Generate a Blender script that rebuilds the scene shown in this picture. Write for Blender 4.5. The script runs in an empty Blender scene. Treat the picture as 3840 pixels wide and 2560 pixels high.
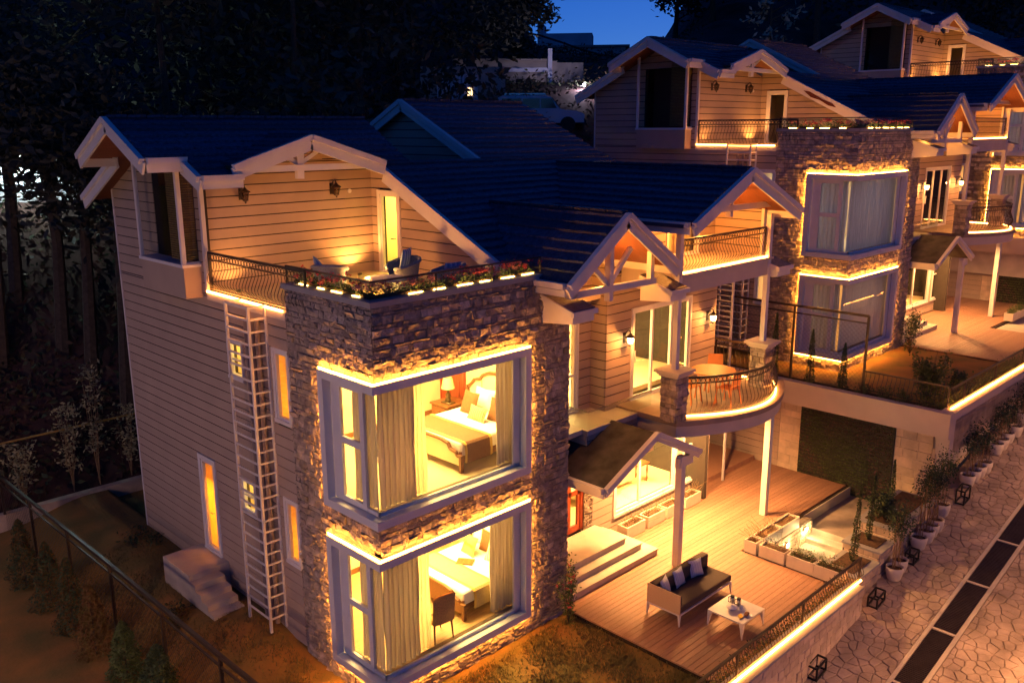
import bpy, math, random
from mathutils import Vector, Matrix, noise
random.seed(7)
R = math.radians
S = bpy.context.scene
COL = S.collection

# ------------------------------------------------------------------ camera
cd = bpy.data.cameras.new('camera'); cam = bpy.data.objects.new('camera', cd); COL.objects.link(cam)
cr = Vector((0.70846, -0.705742, -0.003546)); cf = Vector((0.685474, 0.689293, -0.23452))
cf.normalize(); cr = (cr - cf * cr.dot(cf)).normalized(); cu = cr.cross(cf)
M = Matrix((cr, cu, -cf)).transposed().to_4x4(); M.translation = Vector((-8.664, -12.088, 10.615))
cam.matrix_world = M
cd.sensor_width = 36; cd.lens = 31.167; cd.clip_start = 0.1; cd.clip_end = 2000
S.camera = cam
# ------------------------------------------------------------------ world (dusk), exposure
W = bpy.data.worlds.new('World'); S.world = W; W.use_nodes = True
nt = W.node_tree; bg = nt.nodes['Background']
sk = nt.nodes.new('ShaderNodeTexSky'); sk.sky_type = 'NISHITA'; sk.sun_disc = False
SUN_EL, SUN_AZ = 4, 55
sk.sun_elevation = R(SUN_EL); sk.sun_rotation = R(SUN_AZ); sk.altitude = 2000; sk.ozone_density = 6.0; sk.dust_density = 0.2
tint = nt.nodes.new('ShaderNodeMix'); tint.data_type = 'RGBA'; tint.blend_type = 'MULTIPLY'; tint.inputs[0].default_value = 1; tint.inputs[7].default_value = (.42, .44, .74, 1)
nt.links.new(sk.outputs[0], tint.inputs[6]); nt.links.new(tint.outputs[2], bg.inputs[0]); bg.inputs[1].default_value = 0.05
S.view_settings.view_transform = 'Standard'; S.view_settings.look = 'None'
S.view_settings.exposure = 1.8; S.view_settings.gamma = 1.0; S.view_settings.use_curve_mapping = False
EX = 2.0 ** -1.1      # lamps are given for the exposure above
S.cycles.use_denoising = True
S.cycles.max_bounces = 6; S.cycles.diffuse_bounces = 3; S.cycles.glossy_bounces = 2
S.cycles.transparent_max_bounces = 12; S.cycles.transmission_bounces = 3
S.cycles.caustics_reflective = False; S.cycles.caustics_refractive = False
S.cycles.sample_clamp_indirect = 4.0
S.cycles.use_light_tree = True

# ------------------------------------------------------------------ materials
MATS = {}
def mat(name, c, rough=.7, var=.12, scale=4.0, bump=0.0, bscale=30.0, objvar=0.0, metal=0.0, spec=.4, c2=None, stretch=None, sheen=0, trans=0):
    if name in MATS: return MATS[name]
    m = bpy.data.materials.new(name); m.use_nodes = True; MATS[name] = m
    n = m.node_tree; b = n.nodes['Principled BSDF']
    b.inputs['Roughness'].default_value = rough; b.inputs['Metallic'].default_value = metal
    b.inputs['Specular IOR Level'].default_value = spec
    tc = n.nodes.new('ShaderNodeTexCoord'); mp = n.nodes.new('ShaderNodeMapping')
    n.links.new(tc.outputs['Object'], mp.inputs[0])
    if stretch: mp.inputs['Scale'].default_value = stretch
    tx = n.nodes.new('ShaderNodeTexNoise'); tx.inputs['Scale'].default_value = scale; tx.inputs['Detail'].default_value = 6
    n.links.new(mp.outputs[0], tx.inputs[0])
    mx = n.nodes.new('ShaderNodeMix'); mx.data_type = 'RGBA'
    ca = [max(0, v * (1 - var)) for v in c]; cb = c2 if c2 else [min(1, v * (1 + var)) for v in c]
    mx.inputs[6].default_value = (*ca, 1); mx.inputs[7].default_value = (*cb, 1)
    rp = n.nodes.new('ShaderNodeMapRange'); rp.inputs[1].default_value = .3; rp.inputs[2].default_value = .7
    n.links.new(tx.outputs[0], rp.inputs[0]); n.links.new(rp.outputs[0], mx.inputs[0])
    out = mx.outputs[2]
    if objvar:
        oi = n.nodes.new('ShaderNodeObjectInfo'); hs = n.nodes.new('ShaderNodeHueSaturation')
        r2 = n.nodes.new('ShaderNodeMapRange'); r2.inputs[3].default_value = 1 - objvar; r2.inputs[4].default_value = 1 + objvar
        n.links.new(oi.outputs['Random'], r2.inputs[0]); n.links.new(r2.outputs[0], hs.inputs['Value'])
        n.links.new(out, hs.inputs['Color']); out = hs.outputs[0]
    n.links.new(out, b.inputs['Base Color'])
    if bump:
        t2 = n.nodes.new('ShaderNodeTexNoise'); t2.inputs['Scale'].default_value = bscale; t2.inputs['Detail'].default_value = 5
        n.links.new(mp.outputs[0], t2.inputs[0])
        bp = n.nodes.new('ShaderNodeBump'); bp.inputs['Strength'].default_value = bump; bp.inputs['Distance'].default_value = .02
        n.links.new(t2.outputs[0], bp.inputs['Height']); n.links.new(bp.outputs[0], b.inputs['Normal'])
    if trans:
        tr = n.nodes.new('ShaderNodeBsdfTranslucent'); n.links.new(out, tr.inputs[0])
        ms = n.nodes.new('ShaderNodeMixShader'); ms.inputs[0].default_value = trans
        n.links.new(b.outputs[0], ms.inputs[1]); n.links.new(tr.outputs[0], ms.inputs[2])
        n.links.new(ms.outputs[0], n.nodes['Material Output'].inputs[0])
    return m
def emis(name, c, s):
    if name in MATS: return MATS[name]
    m = bpy.data.materials.new(name); m.use_nodes = True; MATS[name] = m
    b = m.node_tree.nodes['Principled BSDF']
    b.inputs['Base Color'].default_value = (*[min(1, v) * .5 for v in c], 1)
    b.inputs['Emission Color'].default_value = (*c, 1); b.inputs['Emission Strength'].default_value = s * EX
    return m
def glassm(name, tint=(.95, .97, .96), refl=1.0, dark=0.0):
    if name in MATS: return MATS[name]
    m = bpy.data.materials.new(name); m.use_nodes = True; MATS[name] = m
    n = m.node_tree; n.nodes.clear(); o = n.nodes.new('ShaderNodeOutputMaterial')
    t = n.nodes.new('ShaderNodeBsdfTransparent'); t.inputs[0].default_value = (*tint, 1)
    g = n.nodes.new('ShaderNodeBsdfGlossy'); g.inputs['Roughness'].default_value = .02; g.inputs[0].default_value = (.9, .9, .9, 1)
    f = n.nodes.new('ShaderNodeFresnel'); f.inputs[0].default_value = 1.5
    mu = n.nodes.new('ShaderNodeMath'); mu.operation = 'MULTIPLY'; mu.inputs[1].default_value = refl
    mx = n.nodes.new('ShaderNodeMixShader')
    ge = n.nodes.new('ShaderNodeNewGeometry'); iv = n.nodes.new('ShaderNodeMath'); iv.operation = 'SUBTRACT'; iv.inputs[0].default_value = 1; n.links.new(ge.outputs['Backfacing'], iv.inputs[1])
    m2 = n.nodes.new('ShaderNodeMath'); m2.operation = 'MULTIPLY'; n.links.new(mu.outputs[0], m2.inputs[0]); n.links.new(iv.outputs[0], m2.inputs[1])
    n.links.new(f.outputs[0], mu.inputs[0]); n.links.new(m2.outputs[0], mx.inputs[0])
    n.links.new(t.outputs[0], mx.inputs[1]); n.links.new(g.outputs[0], mx.inputs[2]); n.links.new(mx.outputs[0], o.inputs[0])
    return m
def stripes(name, cols, scale, axis=0, rough=.85):
    if name in MATS: return MATS[name]
    m = bpy.data.materials.new(name); m.use_nodes = True; MATS[name] = m
    n = m.node_tree; b = n.nodes['Principled BSDF']; b.inputs['Roughness'].default_value = rough
    tc = n.nodes.new('ShaderNodeTexCoord'); sp = n.nodes.new('ShaderNodeSeparateXYZ'); n.links.new(tc.outputs['Object'], sp.inputs[0])
    mu = n.nodes.new('ShaderNodeMath'); mu.operation = 'MULTIPLY'; mu.inputs[1].default_value = scale; n.links.new(sp.outputs[axis], mu.inputs[0])
    fr = n.nodes.new('ShaderNodeMath'); fr.operation = 'FRACT'; n.links.new(mu.outputs[0], fr.inputs[0])
    cr_ = n.nodes.new('ShaderNodeValToRGB'); cr_.color_ramp.interpolation = 'CONSTANT'
    e = cr_.color_ramp.elements; e[0].color = (*cols[0], 1); e[1].position = 1 / len(cols); e[1].color = (*cols[1], 1)
    for i, c in enumerate(cols[2:]): q = e.new((i + 2) / len(cols)); q.color = (*c, 1)
    n.links.new(fr.outputs[0], cr_.inputs[0]); n.links.new(cr_.outputs[0], b.inputs['Base Color'])
    return m

siding = mat('siding paint', (.42, .32, .255), .62, .06, 1.5, .15, 25, .035, spec=.3)
siding_back = mat('siding joint', (.05, .04, .035), .9)
trim = mat('white trim paint', (.66, .63, .61), .45, .05, 3, .06, 20, .02)
frame_w = mat('window frame white', (.70, .68, .68), .35, .03, 3, 0, 20, 0)
tile = mat('roof tile', (.050, .050, .092), .5, .6, 13, 1.0, 22, .38, spec=.5)
soffit = mat('soffit timber', (.17, .055, .025), .6, .2, 3, .2, 12, 0, stretch=(1, 12, 1))
stone_m = mat('split stone', (.37, .30, .24), .85, .35, 7, .9, 26, .36)
stone_dk = mat('stone mortar', (.15, .13, .115), .95, .3, 9, .6, 20)
cap_m = mat('coping stone', (.30, .29, .30), .6, .1, 3, .1, 20)
iron = mat('wrought iron', (.035, .022, .016), .42, .2, 8, .1, 40, 0, spec=.6)
steel_w = mat('white steel', (.62, .60, .60), .4)
deck_m = mat('deck boards', (.33, .175, .115), .55, .16, 5, .25, 30, .14, stretch=(1, 14, 1))
deck_gap = mat('deck underlay', (.03, .018, .012), .95)
concrete = mat('pale concrete', (.48, .42, .36), .8, .12, 2.5, .25, 18)
slab_m = mat('slab paint', (.54, .47, .41), .6, .06, 2, .1, 20)
wallplaster = mat('interior wall', (.80, .64, .38), .8, .03, 1)
door_red = mat('red varnished wood', (.30, .055, .018), .35, .3, 5, .1, 30, 0, stretch=(6, 6, .6))
wood = mat('brown wood', (.19, .075, .025), .4, .35, 5, .1, 30, 0, stretch=(1, 8, 8))
floor_tile = mat('cream floor', (.72, .60, .36), .25, .04, 2)
floor_wood = mat('laminate floor', (.50, .32, .14), .35, .2, 3, 0, 20, 0, stretch=(1.5, 9, 1))
linen = mat('white linen', (.82, .80, .74), .9, .03, 6, .35, 8)
curt = mat('linen curtain', (.54, .45, .34), .9, .12, 3, .15, 60, 0, trans=.13, stretch=(12, 12, .4))
curt_y = mat('sheer curtain', (.80, .68, .42), .9, .08, 3, 0, 60, 0, trans=.5, stretch=(12, 12, .4))
curt_g = mat('grey sheer curtain', (.52, .52, .58), .9, .1, 3, .1, 60, 0, trans=.15, stretch=(12, 12, .4))
pane_m = glassm('window glass'); rail_glass = glassm('parapet glass', (.86, .93, .91), 1.4)
dark_in = mat('dark interior', (.05, .042, .04), .9)
LEDC = (1.0, .36, .045)
led = emis('led strip light', LEDC, 105); led_soft = emis('rail led light', (1.0, .34, .06), 34)
led_flower = emis('parapet led light', (1.0, .48, .10), 60)
lamp_on = emis('lit lamp glass', (1.0, .74, .38), 30)
leaf = mat('green leaves', (.08, .14, .035), .6, .5, 6, 0, 20, .25, c2=(.11, .14, .035))
leaf_dk = mat('dark leaves', (.045, .075, .03), .7, .5, 5, 0, 20, .3)
leaf_br = mat('reddish leaves', (.28, .11, .03), .8, .4, 6, 0, 20, .3, c2=(.16, .13, .03))
petal = mat('red petals', (.55, .02, .04), .6, .3, 20, c2=(.7, .10, .16)); petal_p = mat('pink petals', (.62, .20, .24), .6, .2, 20)
bark = mat('bark', (.07, .05, .035), .9, .3, 8, .6, 14)
twig = mat('dry twigs', (.24, .15, .075), .9, .2, 8)
soil = mat('soil', (.085, .045, .025), .95, .4, 12, .8, 25)
lawn = mat('dry lawn', (.34, .165, .045), .95, .15, 1.1, 1.0, 14, 0, c2=(.13, .105, .03))
grass_m = mat('grass blades', (.20, .15, .055), .8, .4, 2, 0, 1, 0, c2=(.15, .12, .035))
forest_g = mat('forest ground', (.07, .035, .03), .95, .7, .5, .8, 3)
path_m = mat('path concrete', (.22, .19, .16), .9, .15, 2, .3, 12)
cobble = mat('cobble stone', (.40, .31, .25), .8, .35, 1.7, .8, 18, .2)
grout = mat('street mortar', (.32, .245, .195), .95, .2, 8, .5, 20)
limes = mat('limestone block', (.52, .40, .30), .8, .2, 3, .5, 16, .12)
pot_m = mat('cream pot', (.60, .52, .43), .5, .08, 3)
sofa_f = mat('grey brown upholstery', (.065, .05, .045), .95, .15, 60, .3, 120)
wicker = mat('grey wicker', (.20, .25, .32), .8, .25, 60, .6, 110)
wicker_t = mat('tan panel', (.50, .37, .23), .75, .1, 60, .3, 120)
cush = stripes('striped cushion', [(.55, .53, .52), (.72, .70, .68), (.44, .43, .45), (.66, .64, .64)], 14, 0)
cush_b = stripes('blue striped cushion', [(.20, .30, .52), (.42, .50, .66), (.16, .25, .46)], 9, 0)
cush_v = stripes('brown striped cushion', [(.45, .30, .13), (.22, .10, .04), (.66, .50, .27), (.30, .15, .06)], 17, 0)
brownc = mat('brown pillow', (.20, .085, .03), .9, .15, 20, .2, 60)
runner_m = mat('bronze runner', (.19, .085, .03), .7, .15, 12, .5, 30, 0, stretch=(9, 1.5, 1))
gold = mat('gold cloth', (.62, .42, .09), .8, .08, 8)
hb_cloth = mat('cream headboard', (.72, .60, .36), .75, .04, 5)
carw = mat('white car paint', (.60, .62, .68), .3, .02, 2, spec=.6); black = mat('black rubber', (.015, .015, .015), .6)
carglass = mat('car glass', (.02, .03, .04), .1, .05, 2, spec=.9)
bldg_br = mat('brown render', (.42, .34, .30), .9, .2, 1); bldg_wh = mat('white render', (.85, .80, .88), .8, .05, 1)
bldg_bl = mat('pale far render', (.60, .62, .66), .9, .2, .6)
lit_far = emis('far lit window', (1.0, .62, .3), 2.2); lit_white = emis('far white lamp', (.75, 1.0, .95), 600)
terr = mat('terracotta tin chair', (.62, .22, .06), .5, .1, 5); china = mat('white china', (.75, .75, .78), .2); metal_m = mat('brushed metal', (.5, .5, .5), .25, .1, 5, metal=1)
yellow = mat('banana yellow', (.75, .5, .04), .6); bread = mat('brown bread', (.22, .09, .04), .8)

# ------------------------------------------------------------------ mesh helpers
class MB:
    def __init__(s): s.v = []; s.f = []
    def add(s, vs, fs):
        o = len(s.v); s.v += [tuple(v) for v in vs]; s.f += [tuple(i + o for i in f) for f in fs]; return s
    def box(s, x0, y0, z0, x1, y1, z1):
        vs = [(x, y, z) for z in (z0, z1) for x, y in ((x0, y0), (x1, y0), (x1, y1), (x0, y1))]
        return s.add(vs, [(0, 3, 2, 1), (4, 5, 6, 7), (0, 1, 5, 4), (1, 2, 6, 5), (2, 3, 7, 6), (3, 0, 4, 7)])
    def prism(s, a, b):
        n = len(a)
        return s.add(list(a) + list(b), [tuple(range(n - 1, -1, -1)), tuple(range(n, 2 * n))] + [(i, (i + 1) % n, n + (i + 1) % n, n + i) for i in range(n)])
    def beam(s, p, q, w, h, up=(0, 0, 1)):
        p = Vector(p); q = Vector(q); d = (q - p).normalized(); u = Vector(up)
        sd = d.cross(u)
        if sd.length < 1e-4: sd = d.cross(Vector((0, 1, 0)))
        sd.normalize(); u = sd.cross(d).normalized()
        c = [sd * (w / 2) + u * (h / 2), -sd * (w / 2) + u * (h / 2), -sd * (w / 2) - u * (h / 2), sd * (w / 2) - u * (h / 2)]
        return s.prism([p + k for k in c], [q + k for k in c])
    def tube(s, pts, r, n=6, caps=True, r1=None):
        pts = [Vector(p) for p in pts]; rings = []; m = len(pts)
        for i, p in enumerate(pts):
            d = (pts[min(i + 1, m - 1)] - pts[max(i - 1, 0)])
            d = d.normalized() if d.length > 1e-6 else Vector((0, 0, 1))
            a = d.cross(Vector((0, 0, 1)));  a = d.cross(Vector((1, 0, 0))) if a.length < .1 else a
            a.normalize(); b = d.cross(a); rr = r if r1 is None else r + (r1 - r) * i / (m - 1)
            rings.append([p + (a * math.cos(6.2832 * k / n) + b * math.sin(6.2832 * k / n)) * rr for k in range(n)])
        vs = [v for g in rings for v in g]
        fs = [(i * n + k, i * n + (k + 1) % n, (i + 1) * n + (k + 1) % n, (i + 1) * n + k) for i in range(m - 1) for k in range(n)]
        if caps: fs += [tuple(range(n - 1, -1, -1)), tuple((m - 1) * n + k for k in range(n))]
        return s.add(vs, fs)
    def lathe(s, prof, c=(0, 0, 0), n=16):
        m = len(prof); vs = [(c[0] + r * math.cos(6.2832 * k / n), c[1] + r * math.sin(6.2832 * k / n), c[2] + z) for r, z in prof for k in range(n)]
        fs = [(i * n + k, i * n + (k + 1) % n, (i + 1) * n + (k + 1) % n, (i + 1) * n + k) for i in range(m - 1) for k in range(n)]
        return s.add(vs, fs)
    def mesh(s, name, m, smooth=False):
        me = bpy.data.meshes.new(name); me.from_pydata(s.v, [], s.f); me.materials.append(m)
        if smooth: me.polygons.foreach_set('use_smooth', [True] * len(me.polygons))
        me.update(); return me
    def ob(s, name, m, parent=None, smooth=False, kind=None):
        return link(name, s.mesh(name, m, smooth), parent, kind=kind)
def link(name, me, parent=None, loc=None, rotz=0, kind=None):
    o = bpy.data.objects.new(name, me); COL.objects.link(o)
    if parent: o.parent = parent
    if loc is not None: o.location = loc
    if rotz: o.rotation_euler = (0, 0, rotz)
    if kind: o['kind'] = kind
    return o
def tag(o, label, cat, group=None):
    o['label'] = label; o['category'] = cat
    if group: o['group'] = group
    return o
def thing(name, label, cat, loc=(0, 0, 0), rotz=0, group=None):
    o = bpy.data.objects.new(name, None); COL.objects.link(o); o.location = loc; o.rotation_euler = (0, 0, rotz)
    o.empty_display_size = .2
    return tag(o, label, cat, group)
def kids(o): return KIDS.get(o.name, [])
KIDS = {}
def index_children():
    KIDS.clear()
    for o in bpy.data.objects:
        if o.parent: KIDS.setdefault(o.parent.name, []).append(o)
def dup(o, parent=None, loc=None, rotz=None, label=None, skip=()):
    c = o.copy(); COL.objects.link(c)
    if parent: c.parent = parent
    if loc is not None: c.location = loc
    if rotz is not None: c.rotation_euler = (0, 0, rotz)
    if label: c['label'] = label
    for k in kids(o):
        if k.name.split('.')[0] not in skip: dup(k, c, skip=skip)
    return c
def bevelbox(name, x0, y0, z0, x1, y1, z1, r, m, parent, seg=3, puff=0.0):
    import bmesh
    bm = bmesh.new(); bmesh.ops.create_cube(bm, size=1)
    for v in bm.verts: v.co = Vector(((x0 + x1) / 2 + v.co.x * (x1 - x0), (y0 + y1) / 2 + v.co.y * (y1 - y0), (z0 + z1) / 2 + v.co.z * (z1 - z0)))
    bmesh.ops.bevel(bm, geom=list(bm.edges), offset=r, segments=seg, profile=.6, affect='EDGES')
    me = bpy.data.meshes.new(name); bm.to_mesh(me); bm.free(); me.materials.append(m)
    me.polygons.foreach_set('use_smooth', [True] * len(me.polygons))
    return link(name, me, parent)
def pillow_mesh(w, h, t, m, n=8):
    mb = MB(); vs = []
    for sgn in (1, -1):
        for j in range(n + 1):
            for i in range(n + 1):
                u = i / n * 2 - 1; q = j / n * 2 - 1
                e = max(0, (1 - u * u)) ** .45 * max(0, (1 - q * q)) ** .45
                pin = 1 - .10 * (1 - abs(u)) * (abs(q) ** 3) ; pin2 = 1 - .10 * (1 - abs(q)) * (abs(u) ** 3)
                vs.append((u * w / 2 * pin2, sgn * t / 2 * e, q * h / 2 * pin))
    N = (n + 1) ** 2; fs = []
    for s_ in (0, 1):
        for j in range(n):
            for i in range(n):
                a = s_ * N + j * (n + 1) + i; f = (a, a + 1, a + n + 2, a + n + 1); fs.append(f if s_ == 0 else f[::-1])
    mb.add(vs, fs); return mb.mesh('pillow', m, True)
def clip(poly, a, b, c):      # keep a*x+b*y<=c
    out = []
    for i in range(len(poly)):
        p, q = poly[i], poly[(i + 1) % len(poly)]
        dp = a * p[0] + b * p[1] - c; dq = a * q[0] + b * q[1] - c
        if dp <= 1e-9: out.append(p)
        if (dp < -1e-9 and dq > 1e-9) or (dp > 1e-9 and dq < -1e-9):
            t = dp / (dp - dq); out.append((p[0] + t * (q[0] - p[0]), p[1] + t * (q[1] - p[1])))
    return out

# wall in the plane x=const ('x', u=y) or y=const ('y', u=x); d = distance in front of the wall face (outward = negative axis)
def P3(ax, c, s, u, z, d):
    return (c + s * d, u, z) if ax == 'x' else (u, c + s * d, z)
def wall(parent, ax, c, u0, u1, z0, z1, holes=(), cuts=(), s=-1, th=.14, pitch=.2275, zbase=None, m=siding, name='wall'):
    back = MB(); W_ = []
    z = z0 if zbase is None else zbase
    while z < z1 - .02:
        za, zb = max(z, z0), min(z + pitch, z1)
        if zb > za + .01:
            segs = [(u0, u1)]
            for (h0, h1, k0, k1) in holes:
                ov = min(zb, k1) - max(za, k0)
                if ov > .35 * (zb - za):
                    ns = []
                    for a, b in segs:
                        if h1 <= a or h0 >= b: ns.append((a, b)); continue
                        if h0 > a: ns.append((a, h0))
                        if h1 < b: ns.append((h1, b))
                    segs = ns
            for a, b in segs:
                if b - a < .03: continue
                full = [(a, za), (b, za), (b, zb), (a, zb)]; bd = [(a, za), (b, za), (b, zb - .024), (a, zb - .024)]
                for (ca, cb, cc) in cuts: full = clip(full, ca, cb, cc); bd = clip(bd, ca, cb, cc)
                if len(full) > 2: back.prism([P3(ax, c, s, u, zz, -th) for u, zz in full], [P3(ax, c, s, u, zz, 0) for u, zz in full])
                if len(bd) > 2: W_.append(bd)
        z += pitch
    w = back.ob(name, siding_back, parent)
    for bd in W_:
        zm = min(q[1] for q in bd)
        mb = MB(); mb.prism([P3(ax, c, s, u, zz, .002) for u, zz in bd], [P3(ax, c, s, u, zz, .024 - .008 * ((zz - zm) / pitch)) for u, zz in bd])
        mb.ob('siding_board', m, w)
    return w
def prism_wall(parent, name, poly, ax, c, s, d0, d1, m):
    mb = MB(); mb.prism([P3(ax, c, s, u, z, d0) for u, z in poly], [P3(ax, c, s, u, z, d1) for u, z in poly]); return mb.ob(name, m, parent)

# a roof slope: polygon in plan (x,y); height z=f(x,y); contour direction 'x' or 'y'; dirv = +1/-1 upslope along the other axis
def slope(parent, poly, zf, contour, updir, pitch=.29, th=.09):
    mb = MB(); mb.prism([(x, y, zf(x, y) - th) for x, y in poly], [(x, y, zf(x, y) - .012) for x, y in poly])
    r = mb.ob('roof', soffit, parent)
    k = 1 if contour == 'x' else 0
    vals = [p[k] * updir for p in poly]; v0, v1 = min(vals), max(vals); v = v0
    g = abs(zf(0, 1) - zf(0, 0)) if contour == 'x' else abs(zf(1, 0) - zf(0, 0)); st = pitch / math.sqrt(1 + g * g)
    while v < v1 - .02:
        a = (0, -updir, -v) if contour == 'x' else (-updir, 0, -v); b = (0, updir, v + st) if contour == 'x' else (updir, 0, v + st)
        q = clip(clip(list(poly), *a), *b)
        if len(q) > 2:
            # subdivide along the contour so the course edge is slightly uneven
            c0 = min(p[1 - k] for p in q); c1 = max(p[1 - k] for p in q); n = max(1, int((c1 - c0) / .42)); m_ = MB(); off = random.random() * .4
            for i in range(n + 1):
                e0 = c0 - off + (c1 - c0) * i / n; e1 = e0 + (c1 - c0) / n
                aa = (-1, 0, -e0) if k else (0, -1, -e0); bb = (1, 0, e1) if k else (0, 1, e1)
                t = clip(clip(q, *aa), *bb)
                if len(t) < 3: continue
                j = random.uniform(-.006, .008)
                def top(x, y): return zf(x, y) + .052 + j - .046 * ((((y if k else x) * updir) - v) / st)
                m_.prism([(x, y, zf(x, y) - .01) for x, y in t], [(x, y, top(x, y)) for x, y in t])
            if m_.v: m_.ob('tile_course', tile, r)
        v += st
    return r
def barge(parent, p, q, h=.26, w=.05, out=(0, -1, 0), name='barge_board'):
    o = Vector(out); p = Vector(p); q = Vector(q)
    mb = MB(); mb.beam(p + o * .025 - Vector((0, 0, h * .5 + .06)), q + o * .025 - Vector((0, 0, h * .5 + .06)), w, h)
    mb.beam(p + o * .055 - Vector((0, 0, .05)), q + o * .055 - Vector((0, 0, .05)), w + .065, .12)
    return mb.ob(name, trim, parent)

STONES = []
def stone_wall(parent, ax, c, u0, u1, z0, z1, holes=(), s=-1, out=None):
    rnd = random.Random(int(u1 * 100 + z0 * 10 + (5 if ax == 'x' else 0)))
    bk = MB(); us = sorted({u0, u1, *[h[0] for h in holes], *[h[1] for h in holes]}); zs = sorted({z0, z1, *[h[2] for h in holes], *[h[3] for h in holes]})
    us = [u for u in us if u0 <= u <= u1]; zs = [z for z in zs if z0 <= z <= z1]
    for i in range(len(us) - 1):
        for j in range(len(zs) - 1):
            um, zm = (us[i] + us[i + 1]) / 2, (zs[j] + zs[j + 1]) / 2
            if any(h[0] < um < h[1] and h[2] < zm < h[3] for h in holes): continue
            bk.prism([P3(ax, c, s, u, z, -.2) for u, z in ((us[i], zs[j]), (us[i + 1], zs[j]), (us[i + 1], zs[j + 1]), (us[i], zs[j + 1]))],
                     [P3(ax, c, s, u, z, 0) for u, z in ((us[i], zs[j]), (us[i + 1], zs[j]), (us[i + 1], zs[j + 1]), (us[i], zs[j + 1]))])
    w = bk.ob('stone_wall', stone_dk, parent)
    z = z0
    while z < z1 - .03:
        h = min(rnd.choice((.06, .08, .10, .12, .15)), z1 - z); u = u0
        while u < u1 - .02:
            L = min(rnd.uniform(.09, .27), u1 - u)
            if u1 - u - L < .06: L = u1 - u
            segs = [(u, u + L)]
            for (h0, h1, k0, k1) in holes:
                if min(z + h, k1) - max(z, k0) > .3 * h:
                    ns = []
                    for a, b in segs:
                        if h1 <= a or h0 >= b: ns.append((a, b)); continue
                        if h0 > a: ns.append((a, h0))
                        if h1 < b: ns.append((h1, b))
                    segs = ns
            for a, b in segs:
                if b - a > .03: STONES.append((w, ax, c, s, a, b, z, z + h, rnd.random()))
            u += L
        z += h
    return w
def stone_geo(mb, ax, c, s, a, b, z0, z1, r, g=.007):
    rnd = random.Random(int(r * 1e6)); a += g * .6; b -= g * .6; z0 += g; z1 -= g
    if b - a < .02 or z1 - z0 < .02: return
    D = rnd.choice((.014, .020, .027, .038)); n = 3; pts = []
    tx, tz = rnd.uniform(-.025, .025), rnd.uniform(-.03, .03)
    for j in range(n + 1):
        for i in range(n + 1):
            ed = (i in (0, n)) + (j in (0, n)); fu, fz = i / n, j / n
            d = D + tx * (fu - .5) * 2 + tz * (fz - .5) * 2 + rnd.uniform(-.011, .014) - ed * rnd.uniform(.003, .012)
            pts.append(P3(ax, c, s, a + (b - a) * fu + (0 if i in (0, n) else rnd.uniform(-.02, .02) * (b - a) * 3), z0 + (z1 - z0) * fz + (0 if j in (0, n) else rnd.uniform(-.012, .012)), max(.004, d)))
    base = [P3(ax, c, s, u, z, -.002) for u, z in ((a, z0), (b, z0), (b, z1), (a, z1))]
    fs = []
    for j in range(n):
        for i in range(n):
            k = j * (n + 1) + i
            if rnd.random() < .5: fs += [(k, k + 1, k + n + 2), (k, k + n + 2, k + n + 1)]
            else: fs += [(k, k + 1, k + n + 1), (k + 1, k + n + 2, k + n + 1)]
    B = len(pts); m = n + 1
    fs += [tuple([B, B + 1] + [i for i in range(n, -1, -1)]), tuple([B + 1, B + 2] + [n + m * j for j in range(n, -1, -1)]),
           tuple([B + 2, B + 3] + [m * n + i for i in range(0, n + 1)]), tuple([B + 3, B] + [m * j for j in range(0, n + 1)])]
    mb.add(pts + base, fs)

# ------------------------------------------------------------------ component builders
def window(parent, ax, c, u0, u1, z0, z1, s=-1, fw=.07, bars=(), trans=(), d=.05, name='window', m=frame_w, glass=pane_m, arch=.07):
    """frame with u-bars and z-transoms; panes are sub-parts"""
    mb = MB()
    def bx(a0, a1, b0, b1, e0=-.04, e1=None):
        e1 = d if e1 is None else e1
        q = [(a0, b0), (a1, b0), (a1, b1), (a0, b1)]
        mb.prism([P3(ax, c, s, u, z, e0) for u, z in q], [P3(ax, c, s, u, z, e1) for u, z in q])
    o = arch
    bx(u0 - o, u1 + o, z1 - .001, z1 + o, -.02); bx(u0 - o, u1 + o, z0 - o, z0 + .001, -.02, d + .02)
    bx(u0 - o, u0 + .001, z0, z1, -.02); bx(u1 - .001, u1 + o, z0, z1, -.02)
    e = d - .025
    bx(u0, u0 + fw, z0, z1, -.05, e); bx(u1 - fw, u1, z0, z1, -.05, e); bx(u0 + fw, u1 - fw, z0, z0 + fw, -.05, e); bx(u0 + fw, u1 - fw, z1 - fw, z1, -.05, e)
    xs = [u0 + fw]
    for b in bars: bx(b - fw * .5, b + fw * .5, z0 + fw, z1 - fw, -.045, e - .004); xs += [b - fw * .5, b + fw * .5]
    xs.append(u1 - fw)
    for (t, a0, a1) in trans: bx(a0, a1, t - fw * .4, t + fw * .4, -.04, e - .008)
    w = mb.ob(name, m, parent)
    for i in range(0, len(xs), 2):
        g = MB(); q = [(xs[i], z0 + fw), (xs[i + 1], z0 + fw), (xs[i + 1], z1 - fw), (xs[i], z1 - fw)]
        g.prism([P3(ax, c, s, u, z, -.012) for u, z in q], [P3(ax, c, s, u, z, -.004) for u, z in q]); g.ob('pane', glass, w)
    return w
def bal_mesh(flip=1, h=.66):
    mb = MB(); pr = [(0, 0), (0, .07), (.045, .12), (.095, .20), (.10, .28), (.06, .38), (.01, .49), (-.012, .56), (0, h)]
    mb.tube([(0, -d * flip, z) for d, z in pr], .009, 4); return mb.mesh('baluster', iron)
BAL = bal_mesh(); 
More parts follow.
